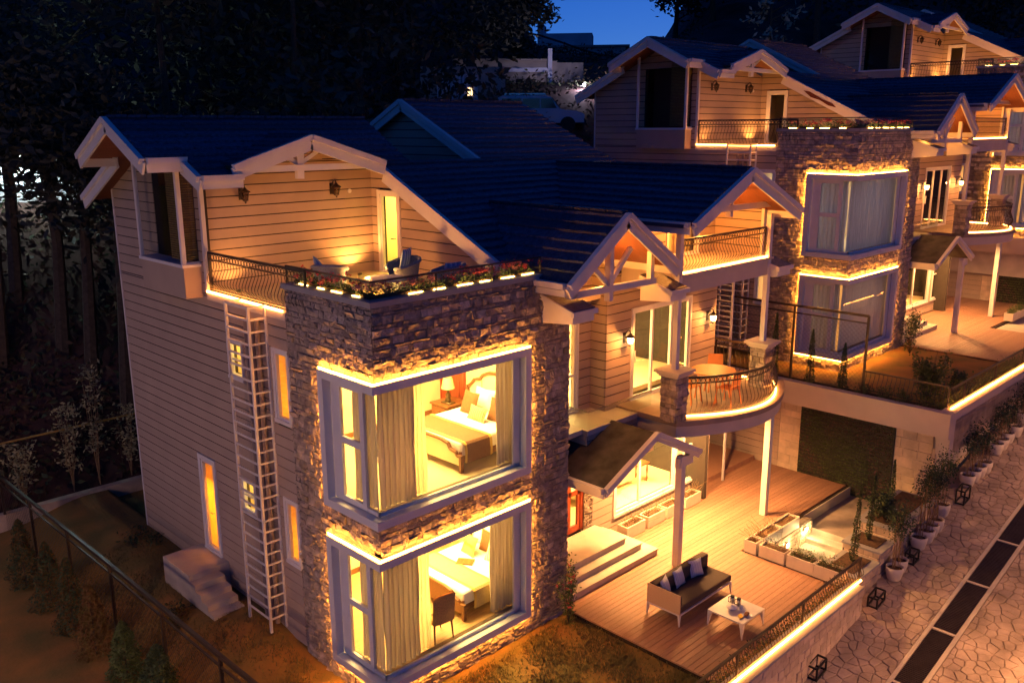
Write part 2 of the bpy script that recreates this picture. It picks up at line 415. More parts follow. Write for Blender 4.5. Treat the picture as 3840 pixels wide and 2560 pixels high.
def railing(parent, pts, z, h=.92, nout=1, ledoff=.05, led_=True, name='balcony_railing', spacing=.125, posts=(), band=True, ledmat=None):
    """pts: polyline in plan; outward = right-hand side * nout"""
    r = MB(); tot = 0
    P = [Vector((p[0], p[1], 0)) for p in pts]
    for a, b in zip(P, P[1:]):
        r.beam(a + Vector((0, 0, z + h)), b + Vector((0, 0, z + h)), .05, .045)
        if band: r.beam(a + Vector((0, 0, z + h - .15)), b + Vector((0, 0, z + h - .15)), .022, .022)
        r.beam(a + Vector((0, 0, z + .06)), b + Vector((0, 0, z + .06)), .022, .022)
    for p in list(posts) or [pts[0], pts[-1]]: r.box(p[0] - .022, p[1] - .022, z, p[0] + .022, p[1] + .022, z + h)
    ro = r.ob(name, iron, parent)
    rb = MB(); carry = spacing / 2; hb = h - (.17 if band else .02)
    for a, b in zip(P, P[1:]):
        d = b - a; L = d.length; d.normalize(); nrm = Vector((d.y, -d.x, 0)) * nout; t = carry; ang = math.atan2(d.y, d.x) + (0 if nout > 0 else math.pi)
        while t < L:
            p = a + d * t; o = link('baluster', BAL, ro, (p.x, p.y, z + .03), ang); o.scale = (1, 1, (hb - .03) / .66)
            t += spacing
        carry = t - L
        if band:
            t = .05
            while t < L:
                p = a + d * t + Vector((0, 0, z + h - .085)); n = 10; rad = .055
                rb.tube([p + d * rad * math.cos(6.2832 * k / n) + Vector((0, 0, rad * math.sin(6.2832 * k / n))) for k in range(n + 1)], .008, 4, False)
                t += .118
        if led_:
            mb = MB(); a2 = a + nrm * ledoff; b2 = b + nrm * ledoff
            mb.beam(a2 + Vector((0, 0, z + .02)), b2 + Vector((0, 0, z + .02)), .03, .03); mb.ob('led_strip', ledmat or led_soft, ro)
    if rb.v: rb.ob('ring_band', iron, ro, kind='stuff')
    return ro
def beams(parent, name, lst, m=trim):
    mb = MB()
    for p, q, w, h in lst: mb.beam(p, q, w, h)
    return mb.ob(name, m, parent)
def light(kind, loc, e, c=(1, .6, .25), size=.2, rot=None, parent=None, spot=None):
    l = bpy.data.lights.new('light', kind); l.energy = e * EX; l.color = c
    if kind == 'AREA': l.size = size
    else: l.shadow_soft_size = size
    if spot: l.spot_size = R(spot); l.spot_blend = .6
    o = bpy.data.objects.new('lamp_light', l); COL.objects.link(o); o.location = loc
    if rot: o.rotation_euler = rot
    if parent: o.parent = parent
    return o
def lantern(parent, ax, c, u, z, s=-1, on=False):
    """wall lantern: back plate, curved arm, roofed six-sided cage"""
    def q(d, du, dz): return P3(ax, c, s, u + du, z + dz, d)
    mb = MB(); mb.beam(q(.01, 0, -.13), q(.01, 0, .13), .10, .02, up=q(1, 0, 0) if 0 else ((1, 0, 0) if ax == 'x' else (0, 1, 0)))
    arc = [q(.02, 0, .02), q(.06, 0, .14), q(.12, 0, .21), q(.18, 0, .20), q(.20, 0, .13)]; mb.tube(arc, .013, 6)
    mb.tube([q(.02, 0, -.05), q(.08, 0, -.12), q(.13, 0, -.04)], .008, 5)
    root = mb.ob('wall_lantern', iron, parent)
    cx, cy, cz = q(.20, 0, 0); cg = MB()
    cg.lathe([(.012, .15), (.03, .13), (.05, .10), (.12, .055), (.125, .04), (.10, .04)], (cx, cy, cz), 8)
    for k in range(6):
        a = 6.2832 * k / 6; cg.beam((cx + .09 * math.cos(a), cy + .09 * math.sin(a), cz + .04), (cx + .06 * math.cos(a), cy + .06 * math.sin(a), cz - .12), .012, .012)
    cg.lathe([(.065, -.12), (.07, -.135), (.03, -.155), (.015, -.19), (.0, -.21)], (cx, cy, cz), 8); cg.ob('lantern_cage', iron, root)
    g = MB(); g.lathe([(.082, .038), (.053, -.118)], (cx, cy, cz), 6); g.ob('lantern_glass', emis('lantern glow', (1, .62, .22), 26) if on else glassm('lantern glass', (.6, .55, .5)), root)
    if on: light('POINT', (cx, cy - .10, cz - .05), 78, (1, .36, .07), .05, parent=root)
    return root
def leaves(mb, n, fn, size, rnd):
    for _ in range(n):
        p = Vector(fn()); a = Vector((rnd.gauss(0, 1), rnd.gauss(0, 1), rnd.gauss(0, .7))).normalized(); b = a.cross(Vector((rnd.gauss(0, 1), rnd.gauss(0, 1), rnd.gauss(0, 1)))).normalized()
        s_ = size * rnd.uniform(.6, 1.3); mb.add([p - a * s_, p + b * s_ * .42, p + a * s_, p - b * s_ * .42], [(0, 1, 2, 3)])
def flower_clump(parent, x, y, z, rnd, along, on_thing=None):
    g = MB(); w_ = rnd.uniform(.10, .2); h = rnd.uniform(.10, .2)
    leaves(g, 60, lambda: (x + rnd.gauss(0, w_ * (.8 if along == 'x' else .4)), y + rnd.gauss(0, w_ * (.4 if along == 'x' else .8)), z + abs(rnd.gauss(0, h * .5))), .030, rnd)
    o = g.ob('flower_foliage', leaf, parent)
    p = MB(); cx, cy = x + rnd.gauss(0, .06), y + rnd.gauss(0, .06)
    for k in range(rnd.choice((2, 3, 4))):
        ux, uy, uz = cx + rnd.gauss(0, w_ * .6), cy + rnd.gauss(0, .05), z + h * rnd.uniform(.7, 1.4)
        leaves(p, 26, lambda: (ux + rnd.gauss(0, .028), uy + rnd.gauss(0, .028), uz + rnd.gauss(0, .022)), .024, rnd)
    p.ob('flower_head', rnd.choice((petal, petal, petal_p)), o)
    return o

# ------------------------------------------------------------------ the villa (built once, in its own coordinates; z=0 deck)
F = lambda x, y: 7.9 + .483 * (y - 1.14)
def build_house():
    H = thing('villa', 'nearest cream clapboard villa with lit bedrooms in its corner stone tower', 'house', (0, 0, 0), group='stepped hillside villas')
    # --- stone corner tower
    frU, frL = (3.663, 6.334), (.35, 3.034)
    XR, YL = 3.766, 1.564
    hf = [(-.2, XR, frU[0], frU[1]), (-.2, XR, frL[0], frL[1])]; hl = [(-.2, YL, frU[0], frU[1]), (-.2, YL, frL[0], frL[1])]
    stone_wall(H, 'y', 0, 0, 4.29, -.35, 7.66, hf)
    stone_wall(H, 'y', 0, 4.29, 5.07, -.35, 6.95)
    stone_wall(H, 'x', 0, 0, 2.75, -.5, 7.66, hl)
    w = MB(); w.box(5.0, .2, -.35, 5.07, 1.6, 6.95); w.ob('stone_return', stone_dk, H)
    stone_wall(H, 'x', 5.07, .02, 1.6, -.2, 6.95, s=1)
    cp = MB(); cp.box(-.06, -.06, 7.66, 4.35, .34, 7.76); cp.box(-.06, .342, 7.66, .34, 2.80, 7.76); cp.ob('coping', cap_m, H)
    # parapet glass + led + flowers
    g = thing_part(H, 'parapet_glass_frame')
    gb = MB(); gb.box(.03, .05, 8.07, 4.25, .09, 8.10); gb.box(.03, .09, 8.07, .07, 2.75, 8.10); 
    for x in (1.5, 2.9, 4.23): gb.box(x - .006, .052, 7.76, x + .006, .088, 8.07)
    gb.box(.035, 2.73, 7.76, .065, 2.75, 8.07); g = gb.ob('parapet_rail', iron, H)
    for a, b in ((.05, 1.49), (1.51, 2.89), (2.91, 4.22)):
        q = MB(); q.box(a, .064, 7.765, b, .076, 8.07); q.ob('glass_panel', rail_glass, g)
    q = MB(); q.box(.044, .08, 7.765, .056, 2.73, 8.07); q.ob('glass_panel', rail_glass, g)
    for i in range(7):
        a = .35 + i * .57
        if i in (0,): continue
        q = MB(); q.box(a, .12, 7.765, a + random.uniform(.24, .46), .135, 7.775); q.ob('led_strip', led_flower, g)
    for i in range(4):
        a = .5 + i * .55; q = MB(); q.box(.12, a, 7.765, .14, a + random.uniform(.2, .42), 7.775); q.ob('led_strip', led_flower, g)
    tr = MB(); tr.box(.10, .18, 7.76, 4.2, .34, 7.80); tr.box(.18, .342, 7.76, .34, 2.7, 7.80); tro = tr.ob('flower_trough', soil, H)
    rnd = random.Random(5)
    for i in range(26): flower_clump(tro, .3 + i * .153, .25, 7.80, rnd, 'x')
    for i in range(14): flower_clump(tro, .25, .35 + i * .165, 7.80, rnd, 'y')
    # corner window frames (upper, lower) with led outline
    p = .15
    for (z0, z1) in (frU, frL):
        f = MB(); t = .16
        f.box(-p, -p, z1 - t, XR, 0.0, z1); f.box(-p, -p, z0, XR, 0.0, z0 + t); f.box(XR - t, -p, z0 + t, XR, 0.02, z1 - t)
        f.box(-p, .001, z1 - t, 0, YL, z1); f.box(-p, .001, z0, 0, YL, z0 + t); f.box(-p, YL - t, z0 + t, 0.02, YL, z1 - t)
        f.box(.0, .0, z1 - .10, XR, .2, z1 - .001); f.box(.0, .0, z0 + .001, XR, .2, z0 + .14); f.box(.0, .2, z1 - .10, .2, YL, z1 - .001); f.box(0, .2, z0 + .001, .2, YL, z0 + .14)
        W_ = f.ob('corner_window', frame_w, H)
        s = MB()   # inner sash members
        yb = .03; a, b = z0 + t, z1 - t
        s.box(0.03, yb, a, XR - t - .01, yb + .05, a + .07); s.box(XR - t - .19, yb, a, XR - t, yb + .05, b); s.box(0.03, yb, b - .05, XR - t, yb + .05, b)
        s.box(yb, .03, a, yb + .05, YL - t, a + .07); s.box(yb, .03, b - .05, yb + .05, YL - t, b)
        s.box(yb - .01, .40, a, yb + .055, .52, b); s.box(yb - .01, 1.12, a, yb + .055, 1.40, b)
        s.box(yb - .008, .52, a + (b - a) * .49, yb + .053, 1.12, a + (b - a) * .49 + .13); s.box(yb - .008, .52, b - .13, yb + .053, 1.12, b); s.box(yb - .008, .52, a, yb + .053, 1.12, a + .11)
        s.ob('sash', frame_w, W_)
        g1 = MB(); g1.box(.045, yb + .02, a + .05, XR - t - .15, yb + .03, b - .03); g1.ob('pane', pane_m, W_)
        g1 = MB(); g1.box(yb + .02, .045, a + .05, yb + .03, .42, b - .03); g1.ob('pane', pane_m, W_)
        for (za, zb) in ((a + .1, a + (b - a) * .49 + .02), (a + (b - a) * .49 + .11, b - .12)):
            g1 = MB(); g1.box(yb + .02, .5, za, yb + .03, 1.14, zb); g1.ob('pane', pane_m, W_)
        k = .02
        for (A, B) in (((-.12, -.10, z1 + k), (XR + k, -.10, z1 + k)), ((-.10, -.12, z1 + k), (-.10, YL + k, z1 + k)),
                       ((XR + k, -.075, z0), (XR + k, -.075, z1)), ((-.075, YL + k, z0), (-.075, YL + k, z1))) + \
                ((((-.12, -.10, z0 - k), (XR + k, -.10, z0 - k)), ((-.10, -.12, z0 - k), (-.10, YL + k, z0 - k))) if z0 < 1 else ()):
            q = MB(); q.beam(A, B, .012, .012); q.ob('led_strip', led, W_)
    # --- side wall (x=0) and openings
    door = (6.38, 7.0, .85, 3.1); tall1 = (2.80, 3.28, 4.95, 6.35); tall2 = (2.78, 3.2, 1.88, 3.2); sm1 = (4.6, 5.12, 5.5, 6.25); sm2 = (4.5, 5.02, 2.45, 3.15)
    wl = wall(H, 'x', 0, 2.75, 10.6, .05, 7.15, [door, tall1, tall2, sm1, sm2], zbase=.05)
    top = [(-.483, 1, F(0, 0) - .1 - .0), (.47, 1, 10.846 + .47 * 7.24 - .1)]
    wall(H, 'x', 0, 5.95, 10.6, 7.15, 10.85, [(6.2, 8.25, 7.7, 9.95)], top, zbase=7.15)
    wall(H, 'y', 10.6, 0, 9, 7.15, 9.2, s=1, zbase=7.15)
    c = MB(); c.box(-.03, 5.90, 7.2, .06, 5.99, 9.98); c.ob('corner_trim', trim, H); c = MB(); c.box(-.03, 10.6, .05, .1, 10.66, 9.2); c.ob('corner_trim', trim, H)
    sh = MB(); sh.box(.14, 10.4, .05, 13, 10.6, 7.15); sh.box(.14, 1.75, .0, 12.9, 10.4, .3); sh.box(.14, 6.2, 7.0, 13, 10.4, 7.15); sh.ob('rear_wall', siding_back, H)
    window(H, 'x', 0, *tall1[:2], *tall1[2:], bars=(), fw=.05); window(H, 'x', 0, *tall2[:2], *tall2[2:], fw=.05)
    window(H, 'x', 0, *sm1[:2], *sm1[2:], trans=[(5.86, 4.65, 5.07)], fw=.04); window(H, 'x', 0, *sm2[:2], *sm2[2:], trans=[(2.8, 4.55, 4.97)], fw=.04)
    d_ = window(H, 'x', 0, *door[:2], *door[2:], fw=.06, arch=.11, name='side_door', m=frame_w)
    hd = MB(); hd.tube([(-.02, 6.50, 1.85), (-.07, 6.50, 1.85), (-.07, 6.62, 1.85)], .012, 5); hd.ob('door_handle', metal_m, d_)
    # --- bay window box
    b = MB(); b.box(-.40, 6.15, 7.05, -.001, 8.3, 7.72); bo = b.ob('bay_window', siding, H)
    b = MB(); b.box(-.44, 6.11, 7.72, 0, 8.34, 7.79); b.box(-.42, 6.13, 7.79, -.33, 6.22, 10.3); b.box(-.42, 8.24, 7.79, -.35, 8.32, 10.3); b.box(-.40, 6.15, 7.79, -.001, 6.19, 7.83); b.ob('bay_frame', frame_w, bo)
    for q in ((-.385, 6.2, 7.79, -.375, 8.26, 10.25), (-.35, 6.165, 7.79, 0.0, 6.175, 10.1)):
        g1 = MB(); g1.box(*q); g1.ob('pane', pane_m, bo)
    ins = MB(); ins.box(.6, 6.2, 7.16, .66, 8.3, 10.1); ins.box(.0, 6.25, 7.7, .6, 8.25, 7.74); ins.ob('blind', mat('dark blind', (.10, .03, .022), .8, .2, 30, stretch=(1, 1, 12)), bo)
    ins = MB()
    for i in range(46): ins.box(-.30, 6.24, 7.86 + i * .05, -.29, 6.9, 7.895 + i * .05)
    for i in range(46): ins.box(-.29, 6.245, 7.86 + i * .05, -.02, 6.255, 7.895 + i * .05)
    ins.ob('blind_slats', mat('bamboo blind', (.20, .13, .04), .7, .2, 10), bo, kind='stuff')
    # --- terrace
    fl = MB(); fl.box(.14, .2, 7.06, 4.5, 6.05, 7.15); fl.ob('terrace_floor', floor_tile, H)
    wall(H, 'y', 6.05, .10, 4.52, 7.15, 10.25, (), [(-.31, 1, 10.46 - .31 * 2.04 - .05), (.31, 1, 10.46 + .31 * 2.04 - .05)], zbase=7.15)
    wall(H, 'x', 4.5, 1.05, 6.05, 7.15, 10.3, [(5.0, 5.68, 7.15, 9.06)], [(-.483, 1, F(0, 0) - .1)], zbase=7.15)
    c = MB(); c.box(.02, 5.99, 7.15, .12, 6.06, 9.95); c.ob('corner_trim', trim, H)
    q = MB(); q.box(4.53, 4.8, 9.0, 4.64, 5.9, 9.4); q.box(4.53, 5.69, 7.15, 4.64, 6.0, 9.0); q.box(4.53, 4.6, 7.15, 4.64, 4.99, 9.0); q.ob('wall_lining', siding_back, H)
    td = window(H, 'x', 4.5, 5.0, 5.68, 7.16, 9.05, fw=.05, arch=.10, name='terrace_door', glass=pane_m)
    hd = MB(); hd.tube([(4.48, 5.1, 8.0), (4.42, 5.1, 8.0), (4.42, 5.22, 8.0)], .012, 5); hd.ob('door_handle', iron, td)
    rm = MB(); rm.box(4.66, 4.4, 7.15, 7.4, 4.45, 9.3); rm.box(7.4, 4.4, 7.15, 7.45, 7.0, 9.3); rm.box(4.66, 7.0, 7.15, 7.45, 7.05, 9.3); rm.box(4.66, 4.4, 9.3, 7.45, 7.05, 9.35); rm.box(4.66, 4.4, 7.10, 7.45, 7.05, 7.15)
    rm.ob('attic_room', wallplaster, H)
    se = MB(); se.lathe([(.001, .0), (.05, .0), (.05, .03), (.001, .03)], (0, 0, 0), 14); so = se.ob('alarm_sounder', trim, H); so.location = (3.83, 6.03, 9.14); so.rotation_euler = (R(90), 0, 0)
    lantern(H, 'y', 6.03, .98, 9.22); lantern(H, 'y', 6.03, 3.33, 9.22)
    for x in (.55, 3.75): q = MB(); q.lathe([(.05, 0), (.06, .03), (.045, .05), (.001, .045)], (x, 5.62, 7.151), 12); q.ob('added_uplight', iron, H)  # uplights added to throw a low glow up the terrace wall
    railing(H, [(.05, 5.88), (.05, 2.1)], 7.2, .84, nout=1, ledoff=.06, led_=False)
    lr = MB(); lr.box(-.055, 2.83, 7.19, -.02, 5.9, 7.225); lr.ob('led_strip', led_soft, H)
    e = MB(); e.box(-.03, 2.76, 7.02, .14, 5.95, 7.18); e.ob('terrace_edge', slab_m, H)
    # --- white steel service cage on the side wall
    cg = MB()
    for (x, y) in ((-.40, 3.5), (-.40, 4.4), (-.03, 3.5)): cg.box(x - .025, y - .025, .2, x + .025, y + .025, 7.25)
    z = .5
    while z < 7.3:
        cg.box(-.412, 3.525, z - .02, -.388, 4.375, z + .02) if not (1.6 < z < 1.61) else None
        cg.box(-.375, 3.488, z - .018, -.055, 3.512, z + .018); z += .249
    cg.box(-.40, 4.388, 7.21, -.03, 4.412, 7.25)
    cgo = cg.ob('pipe_cage', steel_w, H)
    pp = MB()
    for i, (x, y) in enumerate(((-.10, 3.75), (-.10, 3.95), (-.12, 4.15))): pp.tube([(x, y, .2), (x, y, 6.9)], .05, 8)
    pp.ob('drain_pipe', mat('pipe', (.25, .2, .19), .5), cgo)
    # --- roofs
    Lp = [(-1.25, 5.55), (-.45, 5.55), (-.45, 4.83), (.39, 4.83), (.39, 5.3), (2.04, 6.45), (3.95, 5.25), (4.95, 5.1), (5.2, 7.24), (-1.25, 7.24)]
    slope(H, Lp, F, 'x', 1)
    FB = lambda x, y: 10.846 - .47 * (y - 7.24)
    slope(H, [(-1.25, 7.24), (5.2, 7.24), (5.2, 11.2), (-.45, 11.2), (-.45, 8.93), (-1.25, 8.93)], FB, 'x', -1)
    Mp = [(4.10, 1.05), (4.45, 1.05), (5.86, 3.15), (7.62, 1.75), (7.66, 2.55), (9.93, 4.80), (12.3, 2.7), (12.4, 4.83), (12.35, 5.1), (4.10, 5.1)]
    slope(H, Mp, F, 'x', 1)
    slope(H, [(7.3, 5.1), (12.33, 5.1), (12.05, 8.3), (7.3, 8.3)], F, 'x', 1)
    FU = lambda x, y: F(0, 8.3) - .47 * (y - 8.3)
    slope(H, [(7.3, 8.3), (12.05, 8.3), (12.05, 12), (7.3, 12)], FU, 'x', -1)
    wall(H, 'x', 7.62, 4.9, 11.9, 9.2, 11.4, (), [(-.483, 1, F(0, 0) - .1), (.47, 1, F(0, 8.3) + .47 * 8.3 - .1)], zbase=9.2)
    wall(H, 'x', 12.0, 4.9, 11.9, 7.2, 11.4, (), [(-.483, 1, F(0, 0) - .1), (.47, 1, F(0, 8.3) + .47 * 8.3 - .1)], s=1, zbase=7.2)
    dk = MB(); dk.prism([(4.95, 5.1, 9.81), (7.6, 5.1, 9.81), (7.6, 5.6, 9.5), (4.95, 5.6, 9.5)], [(4.95, 5.1, 9.7), (7.6, 5.1, 9.7), (7.6, 5.6, 9.4), (4.95, 5.6, 9.4)]); dk.box(5.0, 5.6, 9.3, 7.6, 11.2, 9.39); dk.ob('flat_roof', tile, H)
    # A wing, B gable, small gable
    A_l = lambda x, y: 9.68 - .472 * (9.93 - x); A_r = lambda x, y: 9.68 - .443 * (x - 9.93)
    slope(H, [(7.64, -1.22), (9.93, -1.22), (9.93, 4.85), (7.64, 2.6)], A_l, 'y', 1)
    slope(H, [(9.93, -1.22), (12.37, -1.22), (12.37, 2.6), (9.93, 4.85)], A_r, 'y', -1)
    B_l = lambda x, y: 8.9 - .702 * (5.86 - x); B_r = lambda x, y: 8.9 - .668 * (x - 5.86)
    slope(H, [(4.08, -.80), (5.86, -.80), (5.86, 3.25), (4.08, .95)], B_l, 'y', 1)
    slope(H, [(5.86, -.80), (7.7, -.80), (7.7, .95), (7.7, 1.0), (5.86, 3.25)], B_r, 'y', -1)
    S_l = lambda x, y: 10.46 - .31 * (2.04 - x); S_r = lambda x, y: 10.46 - .31 * (x - 2.04)
    slope(H, [(.2, 4.82), (2.04, 4.82), (2.04, 6.45), (.2, 5.3)], S_l, 'y', 1); slope(H, [(2.04, 4.82), (3.95, 4.82), (3.95, 5.2), (2.04, 6.45)], S_r, 'y', -1)
    f = F(0, 5.55); fi = F(0, 4.83)
    barge(H, (-1.27, 7.24, 10.86), (-1.27, 5.55, f + .01), out=(-1, 0, 0)); barge(H, (-1.27, 7.24, 10.86), (-1.27, 8.93, 10.07), out=(-1, 0, 0))
    barge(H, (-.47, 5.60, f + .01), (-.47, 4.83, fi + .01), out=(-1, 0, 0)); barge(H, (-.47, 8.90, 10.07), (-.47, 11.2, 9.0), out=(-1, 0, 0))
    barge(H, (-1.25, 5.53, f + .02), (-.44, 5.53, f + .02), h=.22, out=(0, -1, 0), name='eave_board'); barge(H, (-.48, 4.81, fi + .02), (.39, 4.81, fi + .02), h=.2, out=(0, -1, 0), name='eave_board')
    barge(H, (-1.25, 8.95, 10.06), (-.44, 8.95, 10.06), h=.22, out=(0, 1, 0), name='eave_board')
    barge(H, (4.10, 1.0, F(0, 1.0)), (4.10, 4.95, F(0, 4.95)), h=.3, out=(-1, 0, 0)); 
    barge(H, (7.28, 5.1, F(0, 5.1) + .03), (7.28, 8.3, F(0, 8.3) + .03), h=.24, out=(-1, 0, 0)); barge(H, (7.28, 8.3, F(0, 8.3) + .03), (7.28, 12, FU(0, 12) + .03), h=.24, out=(-1, 0, 0))
    for (a, b_, c_) in (((9.93, -1.25, 9.70), (7.62, -1.25, 8.60), 0), ((9.93, -1.25, 9.70), (12.39, -1.25, 8.61), 0), ((5.86, -.83, 8.92), (4.06, -.83, 7.65), 0), ((5.86, -.83, 8.92), (7.72, -.83, 7.68), 0),
                        ((2.04, 4.79, 10.48), (.18, 4.79, 9.90), 0), ((2.04, 4.79, 10.48), (3.97, 4.79, 9.88), 0)): barge(H, a, b_)
    for (a, b_, o) in (((7.62, -1.2, 8.6), (7.62, 2.5, 8.6), (-1, 0, 0)), ((12.39, -1.2, 8.6), (12.39, 2.5, 8.6), (1, 0, 0)), ((4.06, -.8, 7.66), (4.06, .95, 7.66), (-1, 0, 0)), ((7.72, -.8, 7.68), (7.72, .95, 7.68), (1, 0, 0))):
        barge(H, a, b_, h=.2, out=o, name='eave_board')
    for a, b in (((-1.25, 7.24, 10.87), (5.2, 7.24, 10.87)), ((7.3, 8.3, F(0, 8.3) + .03), (12.05, 8.3, F(0, 8.3) + .03)), ((9.93, -1.2, 9.70), (9.93, 4.8, 9.70)), ((5.86, -.78, 8.93), (5.86, 3.2, 8.93)), ((2.04, 4.84, 10.48), (2.04, 6.4, 10.48))):
        q = MB(); A_, B_ = Vector(a), Vector(b); n_ = int((B_ - A_).length / .4); 
        for i_ in range(n_): q.beam(A_ + (B_ - A_) * i_ / n_, A_ + (B_ - A_) * (i_ + .93) / n_ + Vector((0, 0, .012)), .20, .05)
        q.ob('ridge_cap', tile, H, kind='stuff')
    gm = mat('gutter metal', (.10, .11, .16), .35, .1, 4, metal=.6)
    for a, b in (((4.0, -.75, 7.58), (4.0, .95, 7.58)), ((7.55, -1.1, 8.52), (7.55, 2.4, 8.52)), ((12.46, -1.1, 8.52), (12.46, 2.4, 8.52))): q = MB(); q.beam(a, b, .10, .08); q.ob('gutter', gm, H)
    # trusses
    y = 4.95; beams(H, 'gable_truss', [((.25, y, 9.79), (3.85, y, 9.78), .1, .13), ((1.87, y + .03, 10.35), (1.84, y + .03, 9.55), .12, .16), ((1.30, y + .05, 10.15), (1.84, y + .05, 9.86), .08, .09), ((2.45, y + .05, 10.2), (1.88, y + .05, 9.88), .08, .09)])
    y = -.5; beams(H, 'gable_truss', [((4.45, y, 7.33), (7.35, y, 7.30), .1, .14), ((5.76, y + .02, 8.75), (5.76, y + .02, 7.05), .12, .15), ((4.95, y + .04, 8.05), (5.72, y + .04, 7.42), .08, .10), ((6.5, y + .04, 8.1), (5.80, y + .04, 7.42), .08, .10),
                                    ((7.18, y, 8.0), (7.18, y, 7.25), .12, .12), ((4.62, y, 7.9), (4.62, y, 7.28), .1, .1)])
    y = -.56; beams(H, 'gable_truss', [((8.2, y, 8.72), (12.2, y, 8.70), .1, .14), ((10.23, y + .02, 9.45), (10.23, y + .02, 8.5), .12, .14), ((9.55, y + .04, 9.4), (10.18, y + .04, 8.85), .08, .09), ((11.1, y + .04, 9.25), (10.28, y + .04, 8.85), .08, .09)])
    # rafters behind gable B seen through the truss
    beams(H, 'rafter', [((5.9, 1.02, 8.7), (7.6, 1.02, 7.5), .06, .2)])
    # --- front walls
    wall(H, 'y', 1.6, 5.07, 7.68, 3.72, 8.7, [(5.6, 7.12, 3.85, 6.15)], [(-.702, 1, 8.9 - .702 * 5.86 - .12), (.668, 1, 8.9 + .668 * 5.86 - .12)], zbase=3.72)
    wall(H, 'x', 7.68, 1.12, 1.6, 3.72, 7.6, zbase=3.72)
    wall(H, 'y', 1.12, 7.68, 12.5, 3.72, 7.2, [(8.72, 11.2, 3.86, 6.17)], zbase=3.72)
    wall(H, 'y', 1.12, 5.0, 8.2, 7.6, 8.7, (), [(-.702, 1, 8.9 - .702 * 5.86 - .12), (.668, 1, 8.9 + .668 * 5.86 - .12)], zbase=7.6)
    wall(H, 'x', 12.5, 1.12, 10.4, .0, 6.9, s=1, zbase=0)
    wall(H, 'y', 1.6, 7.85, 12.95, .0, 3.5, [(8.77, 11.5, .52, 2.55), (11.92, 12.45, .52, 2.55)], zbase=.0)
    wall(H, 'x', 12.95, 1.6, 10.4, .0, 3.5, s=1, zbase=0)
    stone_wall(H, 'y', 1.6, 7.52, 7.85, .5, 2.9)
    window(H, 'y', 1.6, 8.77, 11.5, .52, 2.55, bars=(9.85,), fw=.07); window(H, 'y', 1.6, 11.92, 12.45, .52, 2.55, fw=.05, trans=[(1.6, 11.95, 12.42)])
    window(H, 'y', 1.6, 5.6, 7.12, 3.86, 6.15, fw=.08, bars=(6.36,), name='balcony_door', trans=[(4.75, 5.65, 7.05)]); 
    sd = window(H, 'y', 1.12, 8.72, 11.2, 3.86, 6.17, bars=(9.55, 10.38), fw=.07, name='sliding_door')
    hd = MB(); hd.box(8.76, 1.04, 4.85, 8.79, 1.08, 5.15); hd.ob('door_handle', steel_w, sd)
    # small blue-lit projecting band below the glass balcony + glass rail
    wall(H, 'y', .5, 6.3, 8.9, 2.62, 3.68, zbase=2.62); wall(H, 'x', 6.3, .5, 1.6, 2.62, 3.68, m=slab_m, pitch=1.2, zbase=2.62)
    q = MB(); q.box(6.24, .44, 3.68, 9.0, 1.12, 3.80); q.box(5.07, 1.121, 3.68, 7.66, 1.58, 3.80); q.box(5.07, .6, 3.68, 6.239, 1.12, 3.80); q.ob('balcony_slab', slab_m, H)
    q = MB(); q.box(6.29, .48, 4.22, 8.75, .51, 4.25); q.box(6.29, .51, 4.22, 6.32, 1.55, 4.25); gr = q.ob('glass_railing', metal_m, H)
    q = MB(); q.box(6.3, .49, 3.8, 8.75, .50, 4.22); q.ob('glass_panel', rail_glass, gr); q = MB(); q.box(6.3, .51, 3.8, 6.31, 1.55, 4.22); q.ob('glass_panel', rail_glass, gr)
    # entrance door
    q = MB(); q.box(6.86, 1.62, .55, 6.96, 1.74, 2.8); q.box(7.42, 1.62, .55, 7.52, 1.74, 2.8); q.box(6.96, 1.62, 2.7, 7.42, 1.74, 2.8); q.box(5.2, 1.66, .55, 6.86, 1.72, 2.8)
    q.box(6.96, 1.64, .55, 7.42, 1.70, .72); q.box(6.96, 1.64, 1.55, 7.42, 1.70, 1.68); q.box(6.96, 1.64, .72, 7.06, 1.70, 2.7); q.box(7.32, 1.64, .72, 7.42, 1.70, 2.7)
    en = q.ob('entrance_door', door_red, H); q = MB(); q.box(7.06, 1.66, .72, 7.32, 1.67, 1.55); q.box(7.06, 1.66, 1.68, 7.32, 1.67, 2.7); q.ob('pane', pane_m, en)
    q = MB(); q.box(5.07, 1.62, 2.8, 7.6, 1.74, 3.68); q.ob('wall_panel', siding, H)
    # GF interior for warm windows
    q = MB(); q.box(7.7, 4.4, .4, 13, 4.5, 3.4); q.box(5.1, 4.4, .4, 7.7, 4.5, 3.4); q.box(5.07, 1.8, .4, 12.9, 4.4, .52); q.box(5.07, 1.75, 3.4, 12.9, 4.5, 3.5); q.ob('living_room', wallplaster, H)
    q = MB(); q.box(5.2, 4.4, 3.7, 13, 4.5, 6.6); q.box(5.2, 1.75, 3.72, 12.4, 4.4, 3.85); q.box(5.2, 1.3, 6.6, 12.4, 4.5, 6.7); q.box(5.2, 1.75, 3.8, 5.25, 4.4, 6.6); q.ob('upper_lounge', wallplaster, H)
    # --- porch roof
    Pl = lambda x, y: 3.84 - .467 * (7.18 - x); Pr = lambda x, y: 3.84 - .505 * (x - 7.18)
    dkf = mat('bitumen roof felt', (.055, .052, .05), .8, .5, 3, .5, 30)
    for poly, zf in (([(5.38, -.8), (7.18, -.8), (7.18, .49), (6.29, .49), (6.29, 1.58), (5.38, 1.58)], Pl), ([(7.18, -.8), (8.96, -.8), (8.96, .49), (7.18, .49)], Pr)):
        q = MB(); q.prism([(x, y_, zf(x, y_) - .1) for x, y_ in poly], [(x, y_, zf(x, y_)) for x, y_ in poly]); q.ob('porch_roof', dkf, H)
